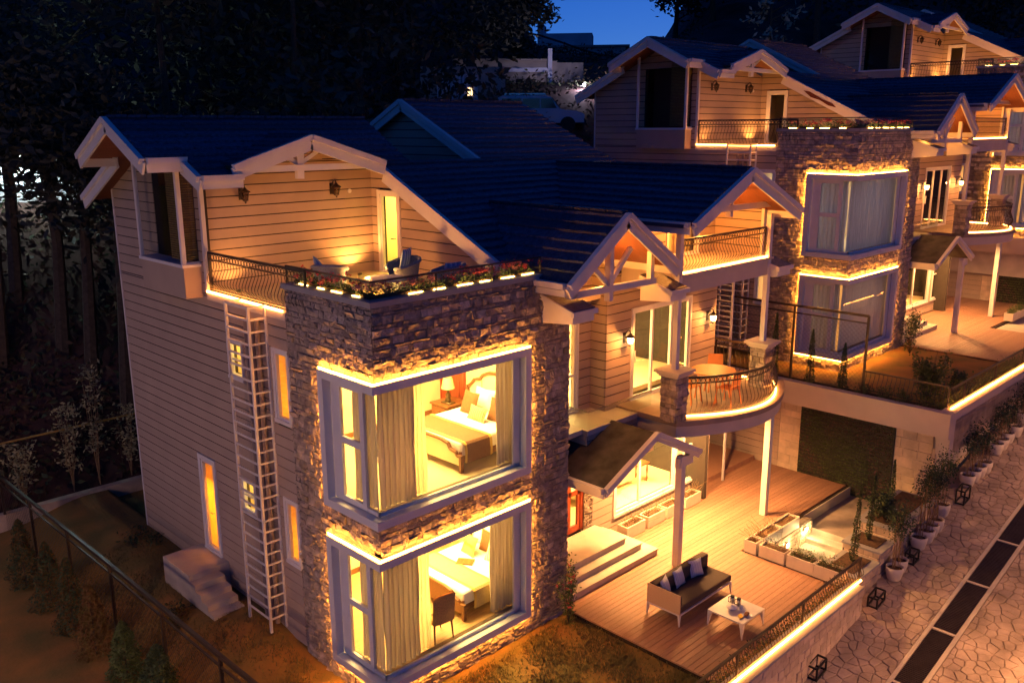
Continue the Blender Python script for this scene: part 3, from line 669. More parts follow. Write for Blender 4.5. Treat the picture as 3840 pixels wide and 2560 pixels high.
    barge(H, (7.18, -.8, 3.87), (5.36, -.8, 3.02), h=.16); barge(H, (7.18, -.8, 3.87), (8.98, -.8, 2.97), h=.16)
    barge(H, (5.34, -.82, 3.02), (5.34, .95, 3.02), h=.16, out=(-1, 0, 0), name='eave_board')
    q = MB(); q.box(5.3, .95, 2.85, 5.9, 1.0, 3.02); q.box(5.85, .95, 2.85, 5.9, 1.55, 3.02); q.box(8.3, -.72, 2.62, 8.9, -.6, 2.86); q.ob('gutter_box', trim, H)
    # --- balcony (curved), piers, posts
    cv = [(8.12, 1.12), (8.12, -.55)] + [(8.12 + (13.15 - 8.12) * t / 16, -.72 - .92 * math.sin(math.pi * t / 16) ** .9) for t in range(17)] + [(13.15, 1.12)]
    q = MB(); q.prism([(x, y_, 3.72) for x, y_ in cv], [(x, y_, 3.85) for x, y_ in cv]); q.ob('balcony_floor', mat('balcony tile', (.30, .22, .17), .6, .15, 4), H)
    cv2 = [(10.63 + (x - 10.63) * .975, y_ + .05 if y_ < 0 else y_) for x, y_ in cv]; q = MB(); q.prism([(x, y_, 3.42) for x, y_ in cv2], [(x, y_, 3.72) for x, y_ in cv2]); q.ob('balcony_slab', slab_m, H)
    arc = [(8.62 + (12.66 - 8.62) * t / 14, -.62 - .82 * math.sin(math.pi * t / 14) ** .9) for t in range(15)]
    railing(H, [(8.6, -.42)] + arc + [(12.7, -.42)], 3.86, .95, nout=1, ledoff=.07, posts=[(8.6, -.42), (12.7, -.42)])
    railing(H, [(12.66, -.2), (12.6, 1.12)], 3.86, .95, nout=1, ledoff=-.06, posts=[(12.6, 1.1)])
    for x in (8.185, 12.18):
        pr = thing_part(H, 'balcony_pier'); q = MB(); q.box(x - .22, -.78, 3.85, x + .22, -.34, 4.96); pr = q.ob('balcony_pier', stone_dk, H)
        rnd = random.Random(int(x * 10)); z = 3.86
        while z < 4.92:
            hh = rnd.choice((.1, .14, .17))
            for fc in range(4):
                o = 0
                while o < .43:
                    L = min(rnd.uniform(.12, .26), .44 - o); sm = MB(); r_ = rnd.random()
                    if fc == 0: stone_geo(sm, 'y', -.78, -1, x - .22 + o, x - .22 + o + L, z, min(z + hh, 4.94), r_)
                    elif fc == 1: stone_geo(sm, 'x', x - .22, -1, -.78 + o, -.78 + o + L, z, min(z + hh, 4.94), r_)
                    elif fc == 2: stone_geo(sm, 'x', x + .22, 1, -.78 + o, -.78 + o + L, z, min(z + hh, 4.94), r_)
                    else: o += L; continue
                    if sm.v: sm.ob('stone', stone_m, pr)
                    o += L
            z += hh
        q = MB(); q.box(x - .26, -.82, 4.94, x + .26, -.30, 4.99); q.box(x - .30, -.86, 4.99, x + .30, -.26, 5.04); q.box(x - .35, -.91, 5.04, x + .35, -.21, 5.10); q.ob('pier_cap', slab_m, pr)
        q = MB(); q.box(x - .065, -.625, 5.10, x + .065, -.495, 8.45); q.ob('post', trim, H)
    for x in (8.455, 12.665):
        q = MB(); q.box(x - .085, -.745, .0, x + .085, -.575, 3.42 if x > 9 else 2.9); q.ob('post', trim, H)
    # --- loggia slab, stubs, walls
    q = MB(); q.box(8.2, -.6, 6.87, 12.25, 1.1, 7.28); q.box(8.15, -.66, 7.28, 12.3, 1.1, 7.33); q.ob('loggia_slab', slab_m, H)
    railing(H, [(8.25, -.5), (12.1, -.5)], 7.34, .76, nout=1, ledoff=.08)
    wall(H, 'y', 1.15, 8.2, 12.3, 7.33, 9.4, [(10.1, 11.45, 7.34, 9.2)], [(-.472, 1, 9.68 - .472 * 9.93 - .1), (.443, 1, 9.68 + .443 * 9.93 - .1)], zbase=7.33)
    wall(H, 'x', 12.3, -.25, 1.15, 7.33, 8.55, zbase=7.33); q = MB(); q.box(12.27, -.33, 7.33, 12.45, -.25, 8.55); q.ob('corner_trim', trim, H)
    window(H, 'y', 1.15, 10.1, 11.45, 7.36, 9.15, bars=(10.7,), fw=.06, name='loggia_door')
    q = MB(); q.box(9.9, 1.5, 7.3, 11.7, 1.6, 9.3); q.ob('loggia_room_wall', wallplaster, H)
    for x0, x1 in ((4.19, 4.88), (7.48, 8.12), (12.2, 12.9)):
        q = MB(); zt, zb = 7.36, 7.10
        q.prism([(x0, .0, zt), (x0, -.85, zb), (x1, -.85, zb), (x1, .0, zt)], [(x0, .0, zt - .05), (x0, -.85, zb - .05), (x1, -.85, zb - .05), (x1, .0, zt - .05)]); pr = q.ob('pent_roof', tile, H)
        q = MB(); q.prism([(x0 + .02, -.001, zt - .06), (x0 + .02, -.84, zb - .06), (x0 + .02, -.84, zb - .27), (x0 + .02, -.001, zb - .35)], [(x1 - .02, -.001, zt - .06), (x1 - .02, -.84, zb - .06), (x1 - .02, -.84, zb - .27), (x1 - .02, -.001, zb - .35)])
        q.beam((x0 - .02, 0, zt - .06), (x0 - .02, -.87, zb - .06), .05, .1); q.beam((x0 - .03, -.88, zb - .07), (x1 + .03, -.88, zb - .07), .06, .1); q.ob('pent_fascia', trim, pr)
    # lanterns on the first floor
    lanternL = [lantern(H, 'y', 1.10, 8.364, 5.55, on=True), lantern(H, 'y', 1.10, 12.05, 5.55, on=True)]
    # recessed lamps; the one under gable B is added to brighten the siding
    for (x, y_, z) in ((9.6, .5, 3.418), (11.6, .4, 3.418), (10.2, .5, 8.95), (6.3, .2, 8.0)):
        q = MB(); q.lathe([(.001, 0), (.06, 0), (.07, -.012), (.001, -.012)], (x, y_, z), 12); q.ob('ceiling_lamp', lamp_on, H)
    # --- entrance steps
    for i, (x1, y1) in enumerate(((8.59, .03), (8.27, .30), (7.93, .56))):
        q = MB(); q.box(5.1, y1, .17 * i + .002, x1, 1.58, .17 * (i + 1)); q.box(5.1, y1 - .02, .17 * (i + 1) - .03, x1 + .02, 1.58, .17 * (i + 1) + .004); q.ob('entrance_step', concrete, H)
    return H
def thing_part(*a): return None
H1 = build_house()
# stones: the 300 that show largest stay single, the rest are joined
front = [s_ for s_ in STONES if s_[3] == -1]
front.sort(key=lambda s_: -(s_[5] - s_[4]) * (s_[7] - s_[6]))
single = set(id(s_) for s_ in front[:300]); rest = {}
for s_ in STONES:
    w_, ax, c, sg, a, b, z0, z1, r_ = s_
    if id(s_) in single: mb = MB(); stone_geo(mb, ax, c, sg, a, b, z0, z1, r_); mb.ob('stone', stone_m, w_)
    else: stone_geo(rest.setdefault(w_.name, (w_, MB()))[1], ax, c, sg, a, b, z0, z1, r_)
for w_, mb in rest.values():
    if mb.v: mb.ob('small_stones', stone_m, w_, kind='stuff')

# ------------------------------------------------------------------ bedroom shells (part of the villa) and their lamps
def room(z0, flm):
    q = MB(); q.box(.21, 3.8, z0, 4.75, 3.9, z0 + 2.62); q.box(4.75, .2, z0, 4.85, 3.9, z0 + 2.62); q.box(.14, 2.0, z0, .2, 2.7, z0 + 2.62); q.box(.14, 3.4, z0, .2, 3.9, z0 + 2.62); q.box(.14, .2, z0 + 2.62, 4.85, 3.9, z0 + 2.68)
    r = q.ob('bedroom_walls', wallplaster, H1); q = MB(); q.box(.14, .2, z0 - .12, 4.85, 3.9, z0); q.ob('bedroom_floor', flm, H1)
    q = MB(); q.box(.21, 3.78, z0, 4.75, 3.799, z0 + .12); q.ob('skirting_board', wood, r)
    return r
UF, LF = 3.88, .58
room(UF, floor_tile); room(LF, floor_wood)
index_children()
# ------------------------------------------------------------------ the two villas further up the street
OFF = (18.876, .311, 2.789)
H2 = dup(H1, None, OFF, label='middle cream clapboard villa with unlit curtained tower windows behind the raised garden')
H3 = dup(H1, None, tuple(2 * v for v in OFF), label='farthest cream clapboard villa at the top right, its upper terrace lamps lit', skip=('stone', 'siding_board'))
# in the far villa boards are joined: too small to pick apart
def joined_far(src_name, parent_src, m, nm):
    pass
bd = MB(); st = MB()
def gather(o, base):
    for k in kids(o):
        n = k.name.split('.')[0]
        if n == 'siding_board': bd.add([v.co[:] for v in k.data.vertices], [tuple(p.vertices) for p in k.data.polygons])
        elif n == 'stone' : st.add([v.co[:] for v in k.data.vertices], [tuple(p.vertices) for p in k.data.polygons])
        gather(k, base)
gather(H1, None)
bd.ob('siding_boards', siding, H3, kind='stuff'); st.ob('stones', stone_m, H3, kind='stuff')

q = MB(); q.add([(4.015, 1.3 + (2.9 - 1.3) * 0, 0)], []) if 0 else None
pk = [(y, F(0, y) - dz) for y, dz in ((4.05, .20), (3.8, .12), (3.3, .16), (2.9, .13), (2.75, .20), (3.05, .27), (3.4, .24), (3.75, .30))]
q = MB(); q.prism([(4.02, y, z) for y, z in pk], [(4.026, y, z) for y, z in pk]); q.ob('peeled_patch', mat('bare red wood', (.10, .02, .012), .8), H2)
# ------------------------------------------------------------------ lights of the house, with added ones on the terrace and under gable B
WARM = (1, .39, .08)
def ceiling_lamp(loc, e, size, label, room_name):
    pass
ROOMLIGHT = [((2.6, 2.0, UF + 2.55), 380, 2.2), ((2.4, 2.0, LF + 2.55), 420, 2.2)]
for k, (loc, e, sz) in enumerate(ROOMLIGHT):
    t = thing('ceiling_light', ['flush ceiling light of the upper tower bedroom with the bronze bed runner', 'flush ceiling light of the lower tower bedroom with the desk chair'][k], 'ceiling light', (loc[0], loc[1], loc[2] + .07))
    q = MB(); q.lathe([(.001, 0), (.16, 0), (.17, -.03), (.15, -.05), (.001, -.05)], (0, 0, 0), 20); q.ob('lamp_disc', lamp_on, t)
    light('AREA', (0, 0, -.07), e, (1, .62, .20), sz, parent=t)
def house_light(H, kind, loc, e, c, size, rot=None, spot=None): light(kind, loc, e, c, size, rot, H, spot)
for H, full in ((H1, 1), (H2, .62), (H3, .75)):
    house_light(H, 'SPOT', (9.6, .5, 3.38), 1800 * full, (1, .46, .14), .08, (0, 0, 0), 155); house_light(H, 'SPOT', (11.6, .4, 3.38), 1050 * full, (1, .46, .14), .08, (0, 0, 0), 155)
    house_light(H, 'POINT', (10.2, .2, 8.75), 200 * full, (1, .34, .05), .1); house_light(H, 'POINT', (6.3, .2, 7.75), 90 * full, (1, .34, .05), .1)  # loggia lamp, then the added lamp brightening the siding of gable B
    for x_, e_ in ((.55, 60), (3.75, 150)): house_light(H, 'SPOT', (x_, 5.62, 7.22), e_ * full, WARM, .06, (R(180 - 14), 0, 0), 130)  # beams of the added terrace uplights
    house_light(H, 'POINT', (2.2, 3.2, 7.6), 90 * full, WARM, .1)
    house_light(H, 'AREA', (2.2, 2.0, LF + 2.5), 0 if H is H1 else 75, (1, .6, .3), 2.0); house_light(H, 'AREA', (2.2, 2.0, UF + 2.5), 0 if H is H1 else 60, (.9, .75, .7), 2.0)
house_light(H1, 'AREA', (10, 3, 3.3), 420, (1, .64, .22), 2.0); house_light(H1, 'AREA', (8.5, 3, 6.5), 420, (1, .66, .24), 2.0)
house_light(H1, 'POINT', (6, 5.7, 8.9), 150, (1, .80, .18), .2)
house_light(H1, 'POINT', (6.9, .7, 2.7), 130, WARM, .1)
house_light(H1, 'AREA', (.7, 6.7, 2.6), 140, (1, .55, .10), .8)
for (x, y, z, e) in ((.6, 4.85, 6.0, 30), (.6, 4.8, 2.9, 30)): house_light(H1, 'POINT', (x, y, z), e, (1, .60, .15), .1)
blind_m = mat('amber roller blind', (.85, .62, .22), .8, .12, 2, trans=.6)
for (y0, y1, z0, z1) in ((2.78, 3.30, 4.9, 6.4), (2.76, 3.22, 1.84, 3.24), (6.4, 6.98, .9, 3.08)): q = MB(); q.box(.06, y0, z0, .07, y1, z1); q.ob('roller_blind', blind_m, H1)
# lit stair lobby behind the side wall windows
q = MB(); q.box(1.2, 3.96, .3, 1.25, 7.4, 6.9); q.box(.15, 3.905, .3, 1.2, 3.95, 6.9) ; q.box(.15, 5.6, .3, 1.2, 5.65, 6.9); q.box(.15, 7.3, .3, 1.2, 7.35, 6.9); q.ob('stair_lobby_wall', wallplaster, H1)
# ------------------------------------------------------------------ curtains
def curtain(label, p, q, z0, z1, m, amp=.045, wl=.12, hem=0, group=None):
    mb = MB(); p = Vector((*p, 0)); q = Vector((*q, 0)); d = q - p; L = d.length; d.normalize(); n = Vector((d.y, -d.x, 0)); N = max(8, int(L / wl * 8)); rows = 7; vs = []
    ph = random.random() * 6
    for j in range(rows + 1):
        f = j / rows
        for i in range(N + 1):
            t = i / N * L; a = amp * (.55 + .45 * (1 - f)) * (math.sin(6.2832 * t / wl + ph + .5 * math.sin(t * 5 + ph)) + .35 * math.sin(6.2832 * t / (wl * 2.3)))
            vs.append(p + d * (t + .015 * math.sin(9 * f + i * .7)) + n * a * (1 + .2 * math.sin(3 * f + i)) + Vector((0, 0, z0 + (z1 - z0) * f)))
    mb.add(vs, [(j * (N + 1) + i, j * (N + 1) + i + 1, (j + 1) * (N + 1) + i + 1, (j + 1) * (N + 1) + i) for j in range(rows) for i in range(N)])
    o = mb.ob('curtain', m, None, True); tag(o, label, 'curtain', group); return o
G = 'bedroom curtains'
for (f, nm) in ((UF, 'upper'), (LF, 'lower')):
    zt = f + 2.5
    curtain('grey outer curtain at the tower corner of the %s lit bedroom' % nm, (.12, .14), (.98, .16), f + .02, zt, curt, .04, group=G)
    curtain('bright sheer curtain edge beside the corner curtain in the %s lit bedroom' % nm, (.96, .24), (1.26, .2), f + .02, zt, curt_y, .03, .09, group=G)
    curtain('gathered right hand curtain of the %s lit bedroom window' % nm, (3.12 if nm == 'upper' else 2.95, .26), (3.74, .26), f + .02, zt, curt, .05, .11, group=G)
    curtain('side curtain behind the casement of the %s lit bedroom' % nm, (.13, .16), (.15, .88), f + .02, zt, curt, .025, group=G)
for (Hn, k) in (('middle', 1), ('farthest', 2)):
    for z, nm in ((UF, 'upper'), (LF, 'lower')):
        o = [v * k for v in OFF]
        c1 = curtain('closed grey sheer curtain on the long side of the %s villa %s tower window' % (Hn, nm), (.3 + o[0], .24 + o[1]), (3.7 + o[0], .24 + o[1]), z + o[2], z + 2.5 + o[2], curt_g, .03, .16)
        c2 = curtain('closed grey sheer curtain on the short side of the %s villa %s tower window' % (Hn, nm), (.24 + o[0], .3 + o[1]), (.24 + o[0], 1.4 + o[1]), z + o[2], z + 2.5 + o[2], curt_g, .03, .16)

# ------------------------------------------------------------------ bedroom furniture
def bed(z, base_label, style):
    t = thing('bed', base_label, 'bed', (2.35, .45, z)); Lx, Wy = 2.1, 1.95
    q = MB(); q.box(.05, .06, .18, Lx, .11, .42); q.box(.05, Wy - .05, .18, Lx, Wy, .42); q.ob('bed_frame', wood, t)
    pts = [(0, .36), (.12, .36), (.16, .42), (.34, .46), (.40, .56), (.62, .60), (Wy - .62, .60), (Wy - .40, .56), (Wy - .34, .46), (Wy - .16, .42), (Wy - .12, .36), (Wy, .36)]
    q = MB(); prof = [(y, h) for y, h in pts]
    q.prism([(0, 0.0, .15)] + [(0, y, h - .04) for y, h in prof] + [(0, Wy, .15)], [(.05, 0.0, .15)] + [(.05, y, h - .04) for y, h in prof] + [(.05, Wy, .15)]); fb = q.ob('footboard', hb_cloth if style == 'upper' else wood, t)
    q = MB()
    for (a, b) in zip(prof, prof[1:]): q.beam((.02, a[0], a[1] - .02), (.02, b[0], b[1] - .02), .07, .045)
    q.box(-.012, -.02, 0, .062, .05, .37); q.box(-.012, Wy - .05, 0, .062, Wy + .02, .37); q.ob('footboard_trim', wood, fb)
    bevelbox('mattress', .06, .05, .30, Lx, Wy - .05, .60, .07, linen, t)
    # headboard
    hp = [(0, .95), (.10, .95), (.13, 1.05), (.22, 1.16), (.40, 1.20), (.52, 1.32), (.70, 1.40), (1.0, 1.43), (Wy + .15 - .70, 1.40), (Wy + .15 - .52, 1.32), (Wy + .15 - .40, 1.20), (Wy + .15 - .22, 1.16), (Wy + .15 - .13, 1.05), (Wy + .15, .95)]
    q = MB(); q.prism([(2.13, .0, .2)] + [(2.13, y, h) for y, h in hp] + [(2.13, Wy + .15, .2)], [(2.20, .0, .2)] + [(2.20, y, h) for y, h in hp] + [(2.20, Wy + .15, .2)]); h_ = q.ob('headboard', hb_cloth, t)
    q = MB()
    for (a, b) in zip(hp, hp[1:]): q.beam((2.12, a[0], a[1]), (2.12, b[0], b[1]), .08, .05)
    q.box(2.08, Wy + .12, 0, 2.16, Wy + .18, .98); q.box(2.08, -.03, 0, 2.16, .03, .98)
    for yy in (.55, 1.1, 1.65): q.box(2.12, yy - .006, .5, 2.128, yy + .006, 1.3)
    q.ob('headboard_trim', wood, h_)
    return t
def runner(z, m, x0, x1, label, dx=.02, dz=0):
    q = MB(); xs = [x0, x1]; N = 22; prof = [(-.035, -.42)] + [(-.035 - .01 * math.sin(k), -.42 + .1 * k) for k in range(1, 4)] + [(-.02, -.03), (.03, .012)] + [(.03 + 1.85 * k / 8, .014 + .004 * math.sin(k * 2)) for k in range(1, 9)] + [(1.95, -.03), (1.975, -.3)]
    vs = [(x, y, zz) for x in (x0, (x0 + x1) / 2, x1) for y, zz in prof]; n = len(prof)
    q.add(vs, [(j * n + i, j * n + i + 1, (j + 1) * n + i + 1, (j + 1) * n + i) for j in range(2) for i in range(n - 1)])
    o = q.ob('bed_runner', m, None); o.location = (2.35, .47, z + .60); tag(o, label, 'bed runner')
    b = MB(); b.add([(x, y, zz + .004) for x in (x0 - .06, x0 + .01) for y, zz in prof], [(i, i + 1, n + i + 1, n + i) for i in range(n - 1)]); b.add([(x, y, zz + .004) for x in (x1 - .01, x1 + .06) for y, zz in prof], [(i, i + 1, n + i + 1, n + i) for i in range(n - 1)])
    b.ob('runner_border', gold, o); return o
b1 = bed(UF, 'upholstered bed with scalloped headboard in the upper tower bedroom', 'upper'); runner(UF, runner_m, .16, .80, 'bronze quilted bed runner with gold border on the upper bed')
b2 = bed(LF, 'wooden footed bed in the lower tower bedroom', 'lower'); runner(LF, mat('beige runner', (.48, .36, .15), .8, .1, 20, .3, 40), .35, .80, 'beige bed runner across the lower bed')
def pillow(w, h, t_, m, loc, rx, rz, label, cat='cushion', nm='pillow'):
    o = link(nm, pillow_mesh(w, h, t_, m)); o.location = loc; o.rotation_euler = (R(-rx), 0, R(rz)); tag(o, label, cat); return o
bx = 2.35
pillow(.62, .5, .18, linen, (bx + 1.90, .95, UF + .84), -18, 90, 'white pillow against the right half of the upper bed headboard')
pillow(.62, .5, .18, linen, (bx + 1.90, 1.80, UF + .84), -18, 90, 'white pillow against the left half of the upper bed headboard')
pillow(.52, .52, .16, brownc, (bx + 1.52, 1.85, UF + .83), -20, 86, 'brown square pillow on the left of the upper bed')
pillow(.52, .52, .16, brownc, (bx + 1.56, 1.0, UF + .83), -20, 92, 'brown square pillow on the right of the upper bed')
pillow(.56, .32, .13, cush_v, (bx + 1.30, 1.36, UF + .745), -25, 88, 'small striped bolster pillow in front of the brown pillows')
plaid = stripes('plaid cushion', [(.75, .66, .4), (.55, .42, .16), (.78, .70, .45)], 11, 0)
pillow(.5, .5, .16, plaid, (bx + 1.50, 1.05, LF + .83), -24, 94, 'checked cream pillow on the lower bed beside the curtain')
pillow(.45, .45, .14, mat('yellow print cushion', (.75, .62, .10), .85), (bx + 1.36, 1.75, LF + .81), -24, 84, 'yellow cushion with brown script on the lower bed')
pillow(.5, .5, .15, brownc, (bx + 1.7, 1.5, LF + .85), -15, 90, 'brown pillow behind the cushions of the lower bed'); pillow(.6, .5, .16, linen, (bx + 1.9, 1.9, LF + .84), -15, 90, 'white pillow at the back of the lower bed')
# the script on the yellow cushion
fc = bpy.data.curves.new('cushion_script', 'FONT'); fc.body = 'Home'; fc.size = .15; fc.align_x = 'CENTER'; fc.align_y = 'CENTER'; fc.shear = .3; fc.extrude = .001
fc.materials.append(wood); ft = bpy.data.objects.new('tmp', fc); COL.objects.link(ft); bpy.context.view_layer.update()
fm = bpy.data.meshes.new_from_object(ft); bpy.data.objects.remove(ft); fo = bpy.data.objects.new('cushion_script', fm); COL.objects.link(fo)
cu_ = [o for o in bpy.data.objects if o.get('label') == 'yellow cushion with brown script on the lower bed'][0]
fo.parent = cu_; fo.location = (0, .072 * -1, .02) if 0 else (0, .073, .02); fo.rotation_euler = (R(90), 0, R(180))
q = MB(); q.box(-.14, -.19, 0, .14, .19, .02); o = q.ob('serving_tray', wood); o.location = (bx + 1.0, 1.5, LF + .61); o.rotation_euler = (0, 0, R(35)); tag(o, 'dark wooden tray lying on the lower bed', 'tray')
t = thing('nightstand', 'brown wooden nightstand left of the upper bed carrying the lamp', 'nightstand', (4.22, 2.95, UF)); q = MB(); q.box(-.30, -.28, .04, .30, .28, .50); q.box(-.33, -.31, .50, .33, .31, .54); q.ob('cabinet', wood, t); q = MB(); q.box(-.315, -.24, .28, -.30, .24, .47); q.box(-.33, -.03, .36, -.315, .03, .39); q.ob('drawer', wood, t)
t = thing('table_lamp', 'cream shaded lamp with sculpted dark base on the nightstand', 'lamp', (4.13, 2.88, UF + .54)); q = MB(); q.box(-.10, -.14, 0, .10, .14, .03); q.lathe([(.06, .03), (.075, .08), (.045, .14), (.07, .20), (.03, .26), (.04, .30), (.015, .34), (.012, .46)], n=10); q.ob('base', mat('dark bronze', (.10, .07, .03), .35, .4, 20, .8, 30, metal=.6), t, True); q = MB(); q.lathe([(.16, .36), (.10, .62)], n=20); q.ob('lamp_shade', mat('lamp shade', (.75, .62, .38), .8, .03, 3, trans=.3), t, True)
t = thing('bedroom_door', 'red varnished door in the right hand wall of the upper bedroom', 'door', (4.74, 3.0, UF)); q = MB(); q.box(-.05, 0, 0, -.001, .78, 2.1); q.ob('leaf', door_red, t); q = MB(); q.box(-.07, -.06, 0, 0, 0, 2.16); q.box(-.07, .78, 0, 0, .81, 2.16)
for a, b in ((.15, .9), (1.05, 1.95)):
    for c_, d_ in ((.1, .36), (.44, .70)): q.box(-.062, c_, a, -.05, d_, b)
q.ob('door_panels', door_red, t)
q = MB(); q.box(4.735, 2.45, UF + .75, 4.75, 2.60, UF + .85); o = q.ob('socket_plate', iron); tag(o, 'dark socket plate on the wall above the nightstand', 'socket')
t = thing('desk_chair', 'high backed cane chair by the glass in the lower bedroom', 'chair', (1.62, .45, LF), R(-8))
q = MB(); N = 8; vs = []
for k, dy in ((0, 0), (1, .045)):
    for j in range(6):
        for i in range(N + 1):
            a = (i / N - .5) * 1.1; vs.append((.25 * math.sin(a) * 1.9, -.26 - .06 * j / 5 + .10 * (1 - math.cos(a)) * 2 - .05 + dy, .42 + .62 * j / 5 + (.03 * (1 - abs(i / N * 2 - 1) ** 2) if j == 5 else 0)))
n1 = (N + 1) * 6; fs = []
for k in (0, 1):
    for j in range(5):
        for i in range(N):
            a = k * n1 + j * (N + 1) + i; f_ = (a, a + 1, a + N + 2, a + N + 1); fs.append(f_ if k == 0 else f_[::-1])
q.add(vs, fs); q.ob('backrest', mat('cane weave', (.70, .38, .14), .7, .3, 60, .7, 90), t, True)
bevelbox('seat', -.24, -.25, .40, .24, .22, .50, .04, mat('olive seat', (.30, .26, .06), .8), t)
for (x, y) in ((-.2, -.24), (.2, -.24), (-.2, .18), (.2, .18)): q = MB(); q.tube([(x, y, .42), (x * 1.1, y * 1.15, 0)], .025, 6, r1=.014); q.ob('leg', wood, t)
for sx in (-1, 1): q = MB(); q.tube([(sx * .26, -.26, .68), (sx * .28, 0, .68), (sx * .25, .16, .62), (sx * .23, .18, .44)], .018, 6); q.ob('armrest', wood, t)
t = thing('floor_lamp', 'slim dark floor lamp stem behind the lower bed', 'lamp', (3.4, 2.9, LF)); q = MB(); q.tube([(0, 0, 0), (0, 0, 1.5)], .015, 6); q.lathe([(.14, 0), (.12, .03), (.001, .04)]); q.ob('stem', iron, t); q = MB(); q.lathe([(.18, 1.35), (.12, 1.6)]); q.ob('lamp_shade', curt_y, t)
# sofa seen in the ground floor living room window
t = thing('living_room_sofa', 'cream sofa back seen through the ground floor window', 'sofa', (9.4, 2.5, .52)); bevelbox('backrest', -.9, 0, .15, 1.5, .22, .95, .05, hb_cloth, t); bevelbox('seat', -.9, .22, .15, 1.5, .95, .42, .05, hb_cloth, t)
t = thing('side_table', 'turned leg wooden table beside the living room sofa', 'table', (11.1, 2.6, .52)); q = MB(); q.box(-.25, -.25, .55, .25, .25, .6); q.ob('table_top', wood, t)
for x in (-.2, .2):
    for y in (-.2, .2): q = MB(); q.lathe([(.02, 0), (.03, .1), (.02, .2), (.035, .35), (.02, .55)], (x, y, 0), 8); q.ob('leg', wood, t)
# wall panelling board (hexagons) inside the upper lounge
q = MB()
for i in range(9):
    for j in range(14):
        cx, cz = 8.9 + i * .26 + (j % 2) * .13, 4.1 + j * .17
        if cx < 11.1:
            pr = [(cx + .115 * math.cos(R(30 + 60 * k)), 4.38, cz + .10 * math.sin(R(30 + 60 * k))) for k in range(6)]; q.prism(pr, [(x, 4.395, z) for x, y, z in pr])
q.ob('wall_tiles', mat('embossed wall panel', (.80, .74, .58), .5), H1, kind='stuff')

# ------------------------------------------------------------------ terrace furniture
def terrace_chair(loc, rz, label):
    t = thing('wicker_armchair', label, 'armchair', loc, R(rz), 'blue grey wicker armchairs on the roof terrace')
    q = MB(); N = 14
    ringv = [(.38 * math.cos(R(200 + 320 * i / N - 90 - 160 + 50)), .36 * math.sin(R(200 + 320 * i / N - 90 - 160 + 50)), .55 + .18 * max(0, math.sin(R(180 * i / N))) ** 1.5) for i in range(N + 1)]
    q.tube(ringv, .035, 8); q.ob('arm_ring', wicker, t, True)
    q = MB(); low = [(x * .82, y * .82, .28) for x, y, z in ringv]
    q.add([*low, *ringv], [(i, i + 1, N + 2 + i, N + 1 + i) for i in range(N)]); q.ob('wicker_shell', wicker, t, True)
    q = MB(); q.lathe([(.001, .26), (.30, .26), (.33, .30), (.33, .36), (.30, .38), (.001, .38)], n=20); q.lathe([(.28, .0), (.30, .26)], n=20); q.ob('seat', wicker, t, True)
    return t
CH = [((1.55, 3.55, 7.15), 60, 'wicker armchair seen side on nearest the iron railing'), ((3.05, 3.0, 7.15), 200, 'wicker armchair facing the table near the open terrace door'), ((3.2, 1.75, 7.15), 150, 'wicker armchair mostly hidden behind the flower parapet')]
for c_ in CH: terrace_chair(*c_)
pillow(.5, .5, .14, cush_b, (1.42, 3.72, 7.80), -30, 240, 'blue striped cushion leaning in the chair nearest the railing')
pillow(.5, .5, .14, cush_b, (3.2, 3.12, 7.84), -12, 30, 'blue striped cushion standing in the chair by the terrace door')
pillow(.4, .3, .12, cush_b, (3.25, 1.65, 7.80), -30, 350, 'small blue striped cushion in the chair behind the parapet')
t = thing('terrace_table', 'low round white table between the terrace armchairs', 'table', (2.25, 2.6, 7.15)); q = MB(); q.lathe([(.001, .42), (.42, .42), (.42, .46), (.001, .46)], n=24); q.ob('table_top', steel_w, t); q = MB(); q.lathe([(.25, 0), (.05, .05), (.05, .42)]); q.ob('pedestal', steel_w, t)

# ------------------------------------------------------------------ balcony table and chairs
t = thing('balcony_table', 'round terracotta metal table on the curved balcony', 'table', (10.35, -.25, 3.85)); q = MB(); q.lathe([(.001, .72), (.56, .72), (.57, .735), (.56, .75), (.001, .75)], n=28); q.ob('table_top', terr, t)
for k in range(4):
    a = R(45 + 90 * k); q = MB(); q.tube([(.35 * math.cos(a), .35 * math.sin(a), .72), (.45 * math.cos(a), .45 * math.sin(a), 0)], .02, 6); q.ob('leg', terr, t)
def metal_chair(loc, rz, label):
    t = thing('metal_chair', label, 'chair', loc, R(rz), 'terracotta metal chairs around the balcony table')
    q = MB(); q.box(-.21, -.2, .43, .21, .2, .45); q.ob('seat', terr, t)
    q = MB(); q.prism([(-.21, -.20, .50), (.21, -.20, .50), (.19, -.27, .90), (-.19, -.27, .90)], [(-.21, -.21, .50), (.21, -.21, .50), (.19, -.28, .90), (-.19, -.28, .90)]); q.ob('backrest', terr, t)
    for x in (-1, 1):
        q = MB(); q.prism([(x * .21, -.2, .44), (x * .16, -.2, .44), (x * .235, -.26, 0), (x * .26, -.26, 0)], [(x * .21, -.185, .44), (x * .16, -.185, .44), (x * .235, -.245, 0), (x * .26, -.245, 0)]); q.box(x * .2 - .015, -.21, .43, x * .2 + .015, -.195, .55); q.ob('leg', terr, t)
        q = MB(); q.tube([(x * .2, .18, .44), (x * .23, .24, 0)], .018, 5); q.ob('leg', terr, t)
metal_chair((11.05, .15, 3.85), 120, 'terracotta metal chair on the far side of the balcony table'); metal_chair((9.65, .0, 3.85), -60 - 30, 'terracotta metal chair left of the balcony table'); metal_chair((10.15, -.82, 3.85), 0, 'terracotta metal chair nearest the curved railing')

